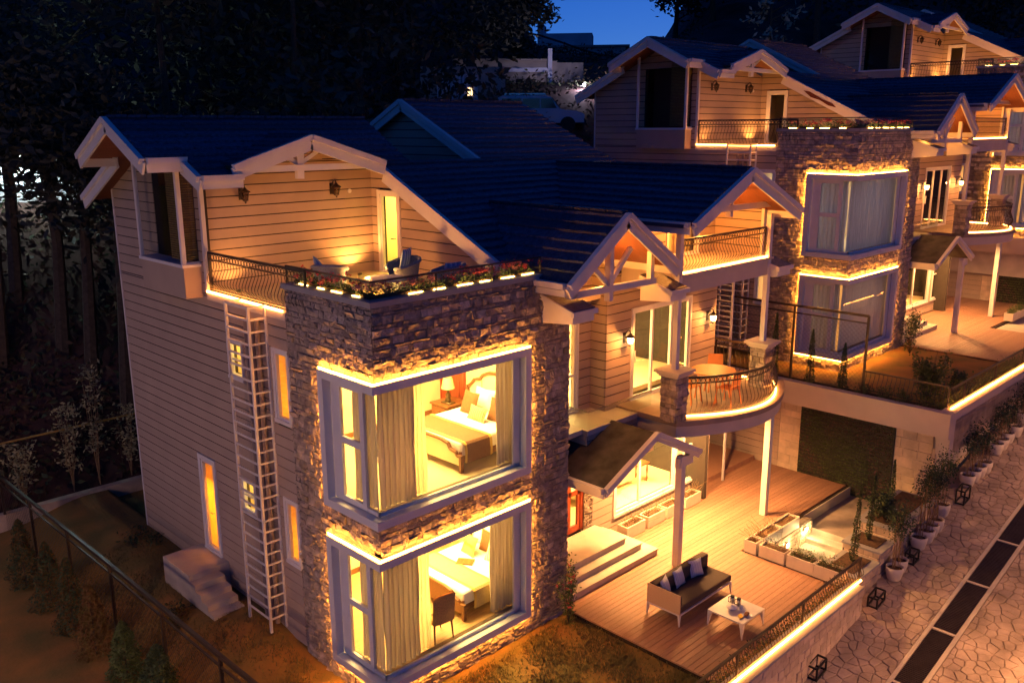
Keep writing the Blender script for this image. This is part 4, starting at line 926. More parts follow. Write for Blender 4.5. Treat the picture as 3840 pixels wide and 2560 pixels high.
# ------------------------------------------------------------------ deck furniture
t = thing('outdoor_sofa', 'white framed outdoor sofa with dark cushions and tan side panel on the deck', 'sofa', (6.14, -2.34, 0))
Ls, Ws = 2.12, .88
q = MB(); q.box(0, 0, .25, Ls, .03, .29); q.box(0, Ws - .03, .25, Ls, Ws, .29); q.box(0, .03, .25, .03, Ws - .03, .29); q.box(Ls - .03, .03, .25, Ls, Ws - .03, .29); q.ob('frame', steel_w, t)
for x, sx in ((.015, 1), (Ls - .015, -1)):
    for y, sy in ((.015, 1), (Ws - .015, -1)):
        q = MB(); a = .045
        q.prism([(x - .015 * sx, y - .015 * sy, 0), (x + .008 * sx, y - .015 * sy, 0), (x + .008 * sx, y + .008 * sy, 0), (x - .015 * sx, y + .008 * sy, 0)][::sx * sy], [(x - .015 * sx, y - .015 * sy, .25), (x + .05 * sx, y - .015 * sy, .25), (x + .05 * sx, y + .04 * sy, .25), (x - .015 * sx, y + .04 * sy, .25)][::sx * sy]); q.ob('leg', steel_w, t)
q = MB(); q.box(0, 0, .29, .025, Ws, .74); q.ob('side_panel', wicker_t, t); q = MB(); q.box(.025, Ws - .03, .29, Ls, Ws, .62); q.ob('back_panel', wicker_t, t)
bevelbox('seat_cushion', .03, .02, .29, Ls, Ws - .03, .44, .03, sofa_f, t); bevelbox('back_cushion', .03, Ws - .22, .44, Ls, Ws - .03, .76, .04, sofa_f, t); bevelbox('arm_cushion', .028, .02, .44, .13, Ws - .22, .70, .04, sofa_f, t)
for (x, y, rz, nm) in ((6.47, -1.72, 18, 'leftmost'), (7.02, -1.70, 4, 'middle'), (7.67, -1.72, -14, 'rightmost')): pillow(.40, .40, .13, cush, (x, y, .62), -20, 180 + rz, '%s of the three pale striped cushions on the outdoor sofa' % nm)
t = thing('coffee_table', 'square white coffee table in front of the outdoor sofa', 'table', (6.66, -3.58, 0)); q = MB(); Lt = .90
q.box(0, 0, .345, Lt, Lt - .03, .38); q.ob('table_top', steel_w, t)
for x, sx in ((0, 1), (Lt, -1)):
    for y, sy in ((0, 1), (Lt - .03, -1)):
        q = MB(); q.prism([(x, y, 0), (x + .02 * sx, y, 0), (x + .02 * sx, y + .02 * sy, 0), (x, y + .02 * sy, 0)][::sx * sy], [(x, y, .345), (x + .09 * sx, y, .345), (x + .09 * sx, y + .09 * sy, .345), (x, y + .09 * sy, .345)][::sx * sy]); q.ob('leg', steel_w, t)
for (x, y, lb) in ((7.27, -2.95, 'steel and black coffee flask at the back of the coffee table'), (7.27, -3.11, 'steel and black coffee flask beside the glass cup')):
    t = thing('coffee_flask', lb, 'flask', (x, y, .38)); q = MB(); q.lathe([(.045, 0), (.05, .01), (.05, .12), (.04, .15)], n=14); q.ob('body', metal_m, t, True); q = MB(); q.lathe([(.042, .15), (.045, .18), (.001, .19)], n=12); q.tube([(-.03, .02, .17), (-.085, .05, .16), (-.085, .05, .05), (-.045, .03, .03)], .009, 5); q.ob('lid', black, t)
t = thing('serving_bowl', 'lidded white serving bowl on the coffee table', 'bowl', (7.01, -3.10, .38)); q = MB(); q.lathe([(.05, 0), (.11, .05), (.125, .07)], n=20); q.ob('bowl', china, t, True); q = MB(); q.lathe([(.125, .071), (.09, .10), (.02, .115), (.015, .13), (.001, .13)], n=20); q.ob('lid', china, t, True)
t = thing('glass_cup', 'glass cup and saucer beside the flasks', 'cup', (7.16, -3.24, .38)); q = MB(); q.lathe([(.001, 0), (.09, .008), (.09, .012), (.001, .012)]); q.ob('saucer', china, t); q = MB(); q.lathe([(.03, .012), (.04, .05), (.045, .09)]); q.ob('cup', china, t, True)
t = thing('snack_plate', 'white plate with brown bread at the front of the coffee table', 'plate', (7.03, -3.45, .38)); q = MB(); q.lathe([(.001, 0), (.08, .006), (.11, .016)], n=20); q.ob('plate', china, t); q = MB(); 
for k in range(3): q.lathe([(.001, .0), (.05, .01), (.045, .03), (.001, .04)], (-.03 + .04 * k, .01 * k, .012), 8)
q.ob('bread', bread, t, kind='stuff')
t = thing('bananas', 'bunch of yellow bananas on the coffee table beside the plate', 'fruit', (6.87, -3.39, .385))
for k in range(4): q = MB(); q.tube([(-.07 + .03 * k, -.05, .012), (-.03 + .03 * k, .01, .022), (.01 + .028 * k, .05, .014)], .016, 6); q.ob('banana', yellow, t)

# ================================================================== ground, street, gardens
def streetz(x): return -.95 + .17 * (x - 8.5)
q = MB(); q.add([(-60, -60, streetz(-60) - .012), (140, -60, streetz(140) - .012), (140, -3.9, streetz(140) - .012), (-60, -3.9, streetz(-60) - .012)], [(0, 1, 2, 3)]); q.ob('street', grout, None, kind='structure')
STREET = bpy.data.objects['street']
def sstep(a, b, x): t = max(0, min(1, (x - a) / (b - a))); return t * t * (3 - 2 * t)
def yardz(x, y):
    z = -.12 - .25 * sstep(-.5, -3.5, x) if x < 0 else -.12
    z += .32 * sstep(2.0, 4.2, y) * (1 - .6 * sstep(-.4, -2.4, x)) if x < .2 else 0
    return z + .03 * noise.noise(Vector((x * .8, y * .8, 0))) + .012 * noise.noise(Vector((x * 5, y * 5, 3)))
def grid(x0, x1, nx, y0, y1, ny, zf):
    q = MB(); q.add([(x0 + (x1 - x0) * i / nx, y0 + (y1 - y0) * j / ny, zf(x0 + (x1 - x0) * i / nx, y0 + (y1 - y0) * j / ny)) for j in range(ny + 1) for i in range(nx + 1)],
                    [(j * (nx + 1) + i, j * (nx + 1) + i + 1, (j + 1) * (nx + 1) + i + 1, (j + 1) * (nx + 1) + i) for j in range(ny) for i in range(nx)]); return q
grid(-9, 5.0, 110, -4.2, 13.95, 140, yardz).ob('lawn', lawn, None, True, kind='structure')
grid(-20, -9, 4, -4.2, 13.95, 8, lambda x, y: -.5).ob('lawn', forest_g, None, kind='structure')
# forest bank and hill behind
def hillz(x, y):
    xb = 0 if x < 0 else x
    base = .148 * min(xb, 45) - .3; t = y - 14.2 - (0 if x > 4 else 0)
    z = base + max(0, min(8.6 - .05 * min(xb, 30), 1.0 * t)) + .09 * max(0, t - 8) + 1.4 * sstep(18, 28, x) * sstep(14, 20, y)
    if t > 0: z += .5 * noise.noise(Vector((x * .25, y * .25, 1))) * min(1, t / 3)
    az = math.degrees(math.atan2(x + 8.66, y + 12.09)); d = math.hypot(x + 8.66, y + 12.09)
    gap = math.exp(-((az - 50) / 6) ** 4)
    return z + (1 - gap) * .22 * max(0, d - 60)
grid(-60, 150, 140, 13.9, 160, 100, hillz).ob('hillside', forest_g, None, True, kind='structure')
q = MB(); q.box(-9, 13.85, -.4, 3.2, 14.1, .28); o = q.ob('low_retaining_wall', limes); tag(o, 'low rendered garden wall at the foot of the dark bank', 'wall')
# undergrowth on the dark bank
rnd = random.Random(12)
for m, nm, n_, kk in ((mat('bank undergrowth', (.16, .065, .04), .9, .5, 2, 0, 20, 0, c2=(.07, .06, .03)), 'undergrowth', 26000, 0), (mat('bank green undergrowth', (.05, .06, .03), .9, .5, 2), 'undergrowth', 14000, 1)):
    q = MB(); cl = []
    for _ in range(900):
        a = rnd.uniform(8, 56); d = 26.5 + 60 * rnd.random() ** 2; cl.append((-8.66 + d * math.sin(R(a)), -12.09 + d * math.cos(R(a)), rnd.uniform(.3, 1.2)))
    cl = [c for c in cl if c[1] > 14.6]
    def f():
        c = rnd.choice(cl); x, y = c[0] + rnd.gauss(0, c[2]), c[1] + rnd.gauss(0, c[2])
        return (x, max(y, 14.4), hillz(x, max(y, 14.4)) + abs(rnd.gauss(0, .35 * c[2])))
    leaves(q, n_, f, .13, rnd); o = q.ob(nm, m, None, kind='stuff'); tag(o, ('reddish brown undergrowth covering the dark bank', 'green undergrowth mixed into the dark bank')[kk], 'undergrowth')
# grass blades on the lit lawn
rnd = random.Random(3); q = MB()
for _ in range(42000):
    if rnd.random() < .62: x, y = rnd.uniform(-.6, 5.0), rnd.uniform(-4.1, -.2)
    else: x, y = rnd.uniform(-3, -.2), rnd.uniform(-2, 10)
    cl = noise.noise(Vector((x * 1.3, y * 1.3, 7)))
    if cl < -.15 and rnd.random() < .7: continue
    z = yardz(x, y); a = rnd.uniform(0, 6.28); h = rnd.uniform(.025, .085) * (1.5 if cl > .2 else 1); w_ = .010; dx, dy = math.cos(a), math.sin(a)
    q.add([(x - w_ * dy, y + w_ * dx, z), (x + w_ * dy, y - w_ * dx, z), (x + dx * h * .8, y + dy * h * .8, z + h)], [(0, 1, 2)])
o = q.ob('grass', grass_m, None, kind='stuff'); tag(o, 'dry orange and green grass on the lawn round the stone tower', 'grass')

# ---- deck (boards are parts)
def deck(label, off=(0, 0, 0)):
    t = thing('deck', label, 'deck', off); q = MB(); q.box(5.02, -4.14, -.2, 10.3, 1.58, -.035); q.box(10.3, -1.5, -.2, 16.3, 1.58, -.035); q.box(12.97, 1.58, -.2, 16.3, 5, -.035); q.ob('joists', deck_gap, t); q = MB(); q.box(13.4, -1.53, -.5, 16.3, -1.501, .0); q.ob('edge_board', concrete, t)
    y = -4.14; w = .138
    while y < 5:
        x0 = 5.0 if y < 1.5 else 12.97; x1 = 10.26 if y < -1.5 else 16.3
        mb = MB(); mb.box(x0, y + .004, -.035, x1, y + w - .004, random.uniform(-.0015, .0015)); mb.ob('deck_board', deck_m, t); y += w
    return t
D1 = deck('reddish timber deck with the sofa in front of the nearest villa')
index_children()
D2 = dup(D1, None, OFF, label='reddish timber deck of the middle villa beyond its garden')
q = MB(); q.box(12.95, 1.7, 0, 16.2, 3.8, .17); q.box(13.2, 3.8, 0, 16.2, 6, .34); o = q.ob('side_steps', deck_m); tag(o, 'broad timber step in the passage beside the nearest villa', 'steps')
q = MB(); q.box(12.96, 5.9, 0, 16.3, 6.0, 3.3); o = q.ob('passage_end_wall', concrete); tag(o, 'lit rendered wall closing the passage beside the nearest villa', 'wall')

# ---- front wall, coping, blocks, street railing
def blocks(parent, ax, c, u0, u1, z0, z1, s, hz=.2, lmin=.22, lmax=.5, dmax=.03, seed=1, zlow=None):
    rnd = random.Random(seed); z = z0
    while z < z1 - .03:
        h = min(hz * rnd.uniform(.8, 1.2), z1 - z); u = u0 - rnd.uniform(0, .2)
        while u < u1:
            L = rnd.uniform(lmin, lmax); a, b = max(u, u0), min(u + L, u1)
            if b - a > .04 and (zlow is None or z + h > zlow((a + b) / 2)):
                d = rnd.uniform(.008, dmax); mb = MB(); g = .004; e = .012
                o1 = [P3(ax, c, s, a + g, z + g, 0), P3(ax, c, s, b - g, z + g, 0), P3(ax, c, s, b - g, z + h - g, 0), P3(ax, c, s, a + g, z + h - g, 0)]
                i1 = [P3(ax, c, s, a + g + e, z + g + e, d), P3(ax, c, s, b - g - e, z + g + e, d + rnd.uniform(-.008, .01)), P3(ax, c, s, b - g - e, z + h - g - e, d), P3(ax, c, s, a + g + e, z + h - g - e, d + rnd.uniform(-.008, .01))]
                mb.prism(o1, i1) if s < 0 else mb.prism(o1, i1)
                mb.ob('block', limes, parent)
            u += L
        z += h
q = MB(); q.box(-3, -4.5, -4, 10.45, -4.16, .06); fw = q.ob('front_wall', concrete); tag(fw, 'cream stone faced retaining wall below the led lit railing beside the street', 'wall')
blocks(fw, 'y', -4.5, 3.0, 10.45, -1.7, .05, -1, .19, .2, .45, .03, 3, lambda x: streetz(x)); blocks(fw, 'x', 10.45, -4.5, -4.2, -.8, .05, 1, seed=8)
q = MB(); q.box(-3, -4.53, .062, 10.48, -4.16, .12); q.ob('coping', cap_m, fw)
def street_rail(x0, x1, label, off=(0, 0, 0)):
    t = thing('street_railing', label, 'railing', off)
    r = railing(t, [(x0, -4.3), (x1, -4.3)], .12, .58, nout=1, ledoff=.05, posts=[(x1 - .02, -4.3), (7.9, -4.3), (5.24, -4.3), (2.6, -4.3)], band=False, spacing=.11, name='rail_frame')
    return t
SR1 = street_rail(1.5, 10.7, 'iron railing with bright led strip along the front of the nearest deck')
# railing planting (creeper with reddish leaves inside)
def hedge(name, pts, n, spread, size, label, cat, mats=(leaf, leaf_dk), seed=1):
    rnd = random.Random(seed); root = None
    for k, m in enumerate(mats):
        mb = MB()
        def f():
            p = rnd.choice(pts); return (p[0] + rnd.gauss(0, spread[0]), p[1] + rnd.gauss(0, spread[1]), p[2] + abs(rnd.gauss(0, spread[2])))
        leaves(mb, n // len(mats), f, size, rnd)
        o = mb.ob(name if root is None else 'foliage', m, root)
        if root is None: root = o; tag(o, label, cat)
    return root
hedge('creeper', [(2 + .1 * i, -4.08, .0) for i in range(86)], 4200, (.08, .05, .16), .03, 'sparse reddish creeper growing inside the nearest led railing', 'creeper', (leaf_br, leaf_dk), 4)
hedge('creeper', [(OFF[0] - 2.2 + .1 * i, -3.72, 2.75) for i in range(70)], 6000, (.1, .10, .22), .04, 'yellow green creeper lit behind the upper led railing', 'creeper', (leaf, leaf), 5)

# ---- sunken steps, planter walls
paver = mat('paving stone', (.33, .27, .23), .75, .15, 3, .3, 20)
q = MB(); q.box(13.45, -3.3, -.6, 15.45, -1.5, -.30); q.box(12.9, -1.5, -.6, 15.45, -.4, -.34) if 0 else None; o = q.ob('landing', paver, None, kind='structure')
t = thing('sunken_steps', 'pale stone steps going down from the dark landing, lit by wall lights', 'steps', (13.45, -1.75, -.3))
for k in range(5): q = MB(); q.box(-.36 * (k + 1), -1.55, -.7 - .17 * k, -.36 * k - .002, 0, -.17 * (k + 1)); q.box(-.36 * (k + 1) - .03, -1.55, -.17 * (k + 1) - .03, -.36 * k - .002, 0, -.17 * (k + 1) + .006); q.ob('step', concrete, t)
q = MB(); q.box(10.45, -1.75, -1.6, 13.4, -1.52, -.02); w_ = q.ob('step_side_wall', stone_dk); tag(w_, 'stone wall with two small lights beside the sunken steps', 'wall'); blocks(w_, 'y', -1.75, 10.5, 13.4, -1.5, -.03, -1, .14, .16, .34, .03, 5)
q = MB(); q.box(10.3, -4.15, -1.4, 10.44, -1.5, -.03); w_ = q.ob('step_end_wall', stone_dk); tag(w_, 'stone wall under the long planter row facing the sunken steps', 'wall'); blocks(w_, 'x', 10.44, -4.1, -1.8, -1.3, -.03, 1, .14, .16, .34, .03, 6)
for (x, lb) in ((12.96, 'small lit wall light at the top of the sunken steps'), (11.94, 'small lit wall light lower down beside the sunken steps')):
    z = -.16 if x > 12.5 else -.28
    t = thing('step_light', lb, 'wall light', (x, -1.78, z)); q = MB(); q.box(-.07, -.04, -.05, .07, -.005, .05); q.ob('housing', steel_w, t); q = MB(); q.box(-.06, -.052, -.055, .06, -.041, .04); q.ob('lens', emis('step lamp', (1, .72, .32), 24), t); light('POINT', (0, -.15, -.03), 20, (1, .66, .26), .05, parent=t)
def wallthing(x0, y0, z0, x1, y1, z1, label, name='planter_wall', capz=True, seed=1, zl=None):
    q = MB(); q.box(x0, y0, z0, x1, y1, z1 - .05); o = q.ob(name, stone_dk); tag(o, label, 'planter')
    blocks(o, 'y', y0, x0, x1, z0, z1 - .05, -1, .19, .2, .45, .03, seed, zl); blocks(o, 'x', x0, y0, y1, z0, z1 - .05, -1, .16, .2, .4, .025, seed + 9)
    q = MB(); q.box(x0 - .03, y0 - .04, z1 - .05, x1, y1 + .03, z1); q.ob('coping', cap_m, o); q = MB(); q.box(x0 + .14, y0 + .16, z1 + .001, x1 - .1, y1 - .12, z1 + .02); q.ob('soil_bed', soil, o); return o
zs_ = lambda x: streetz(x) - .05
wallthing(10.75, -4.25, -1.2, 11.95, -3.35, .12, 'lowest stepped stone planter holding the nearest cypress', seed=21, zl=zs_); wallthing(11.955, -4.25, -1.2, 12.85, -3.30, .36, 'middle stepped stone planter between two cypresses', seed=22, zl=zs_); wallthing(12.855, -4.25, -1.2, 15.5, -3.25, .66, 'highest stepped stone planter with the dark flowering bush', seed=23, zl=zs_)
# white box planters on the deck
def box_planter(x, y, L, rz, label, n=40, seed=1, h=.34, w=.34, green=0, grp='white trough planters on the deck'):
    t = thing('box_planter', label, 'planter', (x, y, 0), R(rz), grp); q = MB(); d = .03
    q.box(0, 0, .02, L, d, h); q.box(0, w - d, .02, L, w, h); q.box(0, d, .02, d, w - d, h); q.box(L - d, d, .02, L, w - d, h); q.box(d, d, .02, L - d, w - d, .05); q.ob('trough', pot_m, t)
    q = MB(); q.box(.031, .031, h - .09, L - .031, w - .031, h - .05); q.ob('soil', soil, t); rnd = random.Random(seed); q = MB()
    for k in range(n):
        bx_, by = rnd.uniform(.08, L - .08), rnd.uniform(.08, w - .08); p = Vector((bx_, by, h - .06)); dx, dy = rnd.gauss(0, .05), rnd.gauss(0, .05); pts = [p]
        for s_ in range(4): p = p + Vector((dx + rnd.gauss(0, .02), dy + rnd.gauss(0, .02), rnd.uniform(.04, .10))); pts.append(p)
        q.tube(pts, .0035, 3, False)
    q.ob('twigs', twig, t, kind='stuff')
    q = MB(); leaves(q, 60 + green, lambda: (rnd.uniform(.05, L - .05), rnd.uniform(.05, w - .05), h + rnd.uniform(-.06, .03) + (abs(rnd.gauss(0, .12)) if green and rnd.random() < .8 else 0)), .022, rnd); q.ob('foliage', leaf if green else leaf_br, t, kind='stuff'); return t
for k, (x, L, lb) in enumerate(((8.68, .79, 'white trough planter nearest the entrance steps'), (9.60, .76, 'second white trough planter under the living room window'), (10.47, .70, 'third white trough planter, right of the tall post'), (11.38, .76, 'fourth white trough planter at the corner of the house'))): box_planter(x, 1.06, L, 0, lb, 42, k + 1)
g_ = 'joined cream trough planters edging the sunken steps'
for k, (y, lb) in enumerate(((-1.80, 'short corner trough planter at the bend of the planter row'), (-2.58, 'second trough planter of the row toward the street'), (-3.34, 'third trough planter of the row with green plants'), (-4.05, 'last trough planter of the row beside the railing'))):
    box_planter(10.28 + .34, y, .70 if k else .34, 90, lb, 22 if k < 2 else 12, 20 + k, green=(0, 30, 500, 500)[k], grp=g_)
for k, (x, lb) in enumerate(((10.66, 'first trough planter along the back of the sunken steps'), (11.62, 'second trough planter along the back of the sunken steps'))): box_planter(x, -1.80, .93, 0, lb, 46 if k == 0 else 10, 30 + k, green=0, grp=g_)
def bush(label, c, n, rad, size, mats=(leaf, leaf_dk), name='shrub', cat='shrub', seed=1, stems=6, flowers=None):
    rnd = random.Random(seed); t = thing(name, label, cat, c); q = MB()
    for k in range(stems):
        a = rnd.uniform(0, 6.28); q.tube([(0, 0, 0), (rad[0] * .4 * math.cos(a), rad[1] * .4 * math.sin(a), rad[2] * .5), (rad[0] * .8 * math.cos(a), rad[1] * .8 * math.sin(a), rad[2] * rnd.uniform(.8, 1.2))], .012, 4, False, .004)
    q.ob('stems', bark, t); cl = [(rnd.gauss(0, .45) * rad[0], rnd.gauss(0, .45) * rad[1], rad[2] * rnd.uniform(.25, 1.15)) for _ in range(14)]
    for k, m in enumerate(mats):
        q = MB()
        def f():
            c_ = cl[(rnd.randrange(7)) * 2 + k % 2]; return (c_[0] + rnd.gauss(0, .22) * rad[0], c_[1] + rnd.gauss(0, .22) * rad[1], max(.02, c_[2] + rnd.gauss(0, .16) * rad[2]))
        leaves(q, n // len(mats), f, size, rnd); q.ob('foliage', m, t, kind='stuff')
    if flowers:
        q = MB()
        for _ in range(flowers[1]):
            c_ = rnd.choice(cl); u = (c_[0] * 1.1 + rnd.gauss(0, .05), c_[1] * 1.1 + rnd.gauss(0, .05), c_[2] + .1); leaves(q, 14, lambda: (u[0] + rnd.gauss(0, .02), u[1] + rnd.gauss(0, .02), u[2] + rnd.gauss(0, .02)), .022, rnd)
        q.ob('flowers', flowers[0], t, kind='stuff')
    return t
def cypress(label, c, h, r, n=900, m=(leaf, leaf_dk), seed=1, lean=(0, 0), grp=None, size=.03):
    rnd = random.Random(seed); t = thing('cypress', label, 'tree', c, 0, grp); q = MB(); q.tube([(0, 0, 0), (lean[0] * .5, lean[1] * .5, h * .5), (lean[0], lean[1], h * .97)], .02, 5, False, .006); q.ob('trunk', bark, t)
    for k, mm in enumerate(m):
        q = MB()
        def f():
            u = rnd.random() ** 1.1; a = rnd.uniform(0, 6.28); rr = r * (1 - u) ** .6 * (.55 + .45 * rnd.random()) * (.75 + .4 * noise.noise(Vector((a * 1.2, u * 7, seed)))) * min(1, .35 + u * 8)
            return (lean[0] * u + rr * math.cos(a), lean[1] * u + rr * math.sin(a), .05 + u * h)
        leaves(q, n // len(m), f, size, rnd); q.ob('crown', mm, t, kind='stuff')
    return t
cypress('slim leaning cypress in the lowest stepped planter', (11.45, -3.8, .12), 1.85, .16, 1100, seed=2, lean=(.25, .05)); cypress('slim yellow green cypress in the middle stepped planter', (12.4, -3.75, .36), 1.75, .13, 1000, seed=3, lean=(.1, 0)); cypress('short cypress against the limestone pillar', (14.6, -3.4, .6), 1.2, .13, 700, seed=4)
bush('dark leafy bush with pale blossoms in the highest planter', (13.3, -3.75, .66), 1500, (.35, .3, .5), .05, (leaf_dk, leaf_dk), seed=6, flowers=(mat('pale blossom', (.75, .65, .6)), 4))
bush('tall azalea with red flowers at the corner of the stone tower', (4.72, -.38, -.1), 900, (.28, .25, 1.15), .035, (leaf_dk, leaf), seed=9, flowers=(petal, 18))
bush('leafy azalea beside the middle villa entrance steps', (OFF[0] + 5.0, OFF[1] - .3, OFF[2]), 900, (.45, .4, 1.1), .045, (leaf, leaf_dk), seed=10, flowers=(petal, 3))

# ---- upper garden podium
PX = 16.15
q = MB(); q.box(PX + .35, -3.86, 1.0, 36.0, 13.9, 2.70); o = q.ob('podium', concrete, None, kind='structure'); q = MB(); q.box(35.1, -3.9, 4.0, 56, 13.9, 5.5); q.ob('podium', concrete, None, kind='structure')
q = MB(); q.box(PX - .16, -4.22, 2.26, PX, 13.0, 2.93); q.box(PX - .16, -4.22, 2.93, PX + .1, 13.0, 2.97); q.box(PX, -4.22, 1.72, 35.2, -3.87, 2.93); q.box(PX + .1, -4.24, 2.93, 35.2, -3.87, 2.97); o = q.ob('podium_fascia', mat('beam render', (.52, .43, .36), .7, .05, 2)); tag(o, 'rendered beam carrying the edge of the upper garden above the green wall', 'wall')
blocks(o, 'y', -4.22, PX + .3, 35.1, 1.74, 2.72, -1, .24, .35, .7, .012, 33)
blocks(o, 'y', -4.22, PX + .3, 35.1, 1.74, 2.72, -1, .24, .35, .7, .012, 33)
q = MB(); q.box(35.1, -4.22, 4.5, 56, -3.87, 5.75); o = q.ob('podium_fascia', limes); tag(o, 'farthest stone faced podium edge at the right', 'wall')
q = MB(); q.box(PX + .3, -3.7, -.6, PX + .5, 13, 2.26); w_ = q.ob('podium_wall', concrete); tag(w_, 'limestone wall around the vertical garden under the upper garden', 'wall')
blocks(w_, 'x', PX + .3, -3.7, -2.64, -.4, 2.25, -1, .26, .35, .6, .02, 41); blocks(w_, 'x', PX + .3, .28, 1.0, -.4, 2.25, -1, .26, .35, .6, .02, 42)
wall(w_, 'x', PX + .3, 1.0, 6.0, -.05, 2.25, zbase=-.05, name='siding_panel')
q = MB(); q.box(PX - .1, -3.86, -.6, PX + .3, -3.45, 1.0); q.ob('pier', limes, w_)
q = MB(); q.box(PX + .3, -3.78, -.5, 56, -3.6, 1.75); w2 = q.ob('street_wall', limes); tag(w2, 'limestone street wall behind the row of potted plants', 'wall'); q = MB(); q.box(17, -3.8, .3, 56, -3.79, 1.7)
q = MB(); q.box(15.45, -3.6, -.6, 16.4, -1.5, -.31); q.ob('passage_paving', paver, None, kind='structure')
# green wall
t = thing('green_wall', 'dark vertical garden of small plants in a frame under the beam', 'green wall', (PX + .3, -2.64, -.35)); q = MB(); q.box(-.06, 0, 0, -.002, 2.92, 2.58); q.ob('tray', black, t); rnd = random.Random(11)
for k, m in enumerate((mat('green wall leaves', (.09, .13, .05), .7, .5, 5), leaf, mat('purple leaves', (.13, .05, .06), .7, .4, 5), leaf)):
    q = MB()
    def f():
        while True:
            y, z = rnd.uniform(.02, 2.9), rnd.uniform(.02, 2.56); nn = noise.noise(Vector((y * 1.1, z * .5, 2)))
            if (k == 3) == (nn > .22) or k in (0, 1): return (-.07 - rnd.random() * .06, y, round(z / .11) * .11 + rnd.gauss(.03, .018))
    leaves(q, 3200 if k != 3 else 1500, f, .028, rnd); q.ob('foliage', m, t, kind='stuff')
index_children()
for nm, lb in (('podium_fascia', 'rendered beam along the garden edge of the farthest villa'), ('podium_wall', 'limestone wall under the garden of the farthest villa'), ('green_wall', 'second dark vertical garden beyond the middle deck')):
    dup(bpy.data.objects[nm], None, tuple(Vector(bpy.data.objects[nm].location) + Vector(OFF)), label=lb)
# upper garden: lawn, trough, fence, cypresses, shrubs
GX = OFF[0]
grid(PX + .5, GX + 5.0, 40, -3.8, 13.8, 70, lambda x, y: 2.735 + .03 * noise.noise(Vector((x, y, 4)))).ob('garden_lawn', lawn, None, True, kind='structure')
q = MB(); q.box(PX + .05, -3.8, 2.7, PX + .5, 6, 2.80); q.box(PX + .5, -3.8, 2.7, PX + .56, 6, 2.9); o = q.ob('planting_trough', soil); tag(o, 'narrow soil trough along the edge of the upper garden', 'planter')
gC = 'small cypresses along the upper garden fence'
for k, (y, h, lb) in enumerate(((1.35, 2.1, 'small cypress in front of the middle tower stone wall'), (.12, 1.75, 'small cypress left of the mesh fence panel centre'), (-.92, 1.5, 'small cypress at the right of the mesh fence panel'))): cypress(lb, (PX + .3, y, 2.8), h, .21, 1500, seed=50 + k, grp=gC, size=.032)
for k, (y, r_) in enumerate(((-1.6, .25), (-2.2, .3), (-2.8, .28), (-3.4, .3))): bush(('feathery grey shrub left of the row in the garden trough', 'round shrub in the middle of the garden trough', 'sparse shrub right of the middle of the garden trough', 'dense shrub at the garden corner')[k], (PX + .35, y, 2.8), 420, (r_, r_, .4), .03, (leaf_dk, leaf), seed=60 + k)
bush('yellow green young tree near the corner of the upper garden', (PX + 1.5, -3.0, 2.75), 1500, (.55, .45, 1.2), .06, (leaf, leaf), name='young_tree', cat='tree', seed=71); bush('low lit shrub against the upper railing', (PX + 2.9, -3.4, 2.75), 900, (.6, .25, .5), .05, (leaf, leaf_dk), seed=72)
bush('black potted shrub beside the middle tower', (GX + 3.9, OFF[1] - .75, OFF[2]), 300, (.2, .2, .4), .04, (leaf_br, leaf_dk), seed=73)
def mesh_fence(name, label, pts, z0, h, grp=None, r=.03, wires=True, step=.14):
    t = thing(name, label, 'fence', (0, 0, 0), 0, grp)
    for (x, y) in pts: q = MB(); q.box(x - r, y - r, z0(x, y), x + r, y + r, z0(x, y) + h); q.ob('post', iron, t)
    for (a, b) in zip(pts, pts[1:]):
        for k, (zz, w_) in enumerate(((h, .07), (h - .22, .04))): q = MB(); q.beam((*a, z0(*a) + zz), (*b, z0(*b) + zz), w_ if k == 0 else .035, w_); q.ob('rail', iron, t)
    if wires:
        q = MB()
        for (a, b) in zip(pts, pts[1:]):
            L = math.hypot(b[0] - a[0], b[1] - a[1]); H_ = h - .24
            for sgn in (1, -1):
                k = -H_
                while k < L:
                    s0, s1 = max(0, k), min(L, k + H_)
                    if s1 > s0 + .02:
                        za, zb = (s0 - k), (s1 - k)
                        if sgn < 0: za, zb = H_ - za, H_ - zb
                        A = [a[i] + (b[i] - a[i]) * s0 / L for i in (0, 1)]; B = [a[i] + (b[i] - a[i]) * s1 / L for i in (0, 1)]
                        q.beam((*A, z0(*A) + za), (*B, z0(*B) + zb), .004, .004)
                    k += step
        q.ob('wire_mesh', iron, t, kind='stuff')
    return t
mesh_fence('mesh_fence', 'tall rusty framed mesh fence dividing the upper garden from the passage', [(PX + .45, 6.6), (PX + .45, 3.75), (PX + .45, .85), (PX + .45, -1.48)], lambda x, y: 2.8, 2.42)
mesh_fence('mesh_fence', 'dark mesh fence running along the lower left of the yard', [(-2.3, -3.1), (-2.35, -.7), (-2.4, 1.7), (-2.42, 4.1), (-2.45, 6.65), (-2.5, 9.1), (-2.55, 11.6), (-2.6, 13.9)], lambda x, y: -.35, 1.75)
t = thing('trough_railing', 'short iron railing between the mesh fence and the garden corner', 'railing', (0, 0, 0)); railing(t, [(PX + .45, -1.5), (PX + .45, -3.9)], 2.95, .62, led_=False, band=False, name='rail_frame')
index_children()
SR2 = dup(SR1, None, (OFF[0] - 3.9, .30, 2.86), label='iron railing with bright led strip along the upper garden edge'); SR3 = dup(SR1, None, (OFF[0] + 5.3, .30, 2.86), label='iron railing with led strip in front of the middle deck')
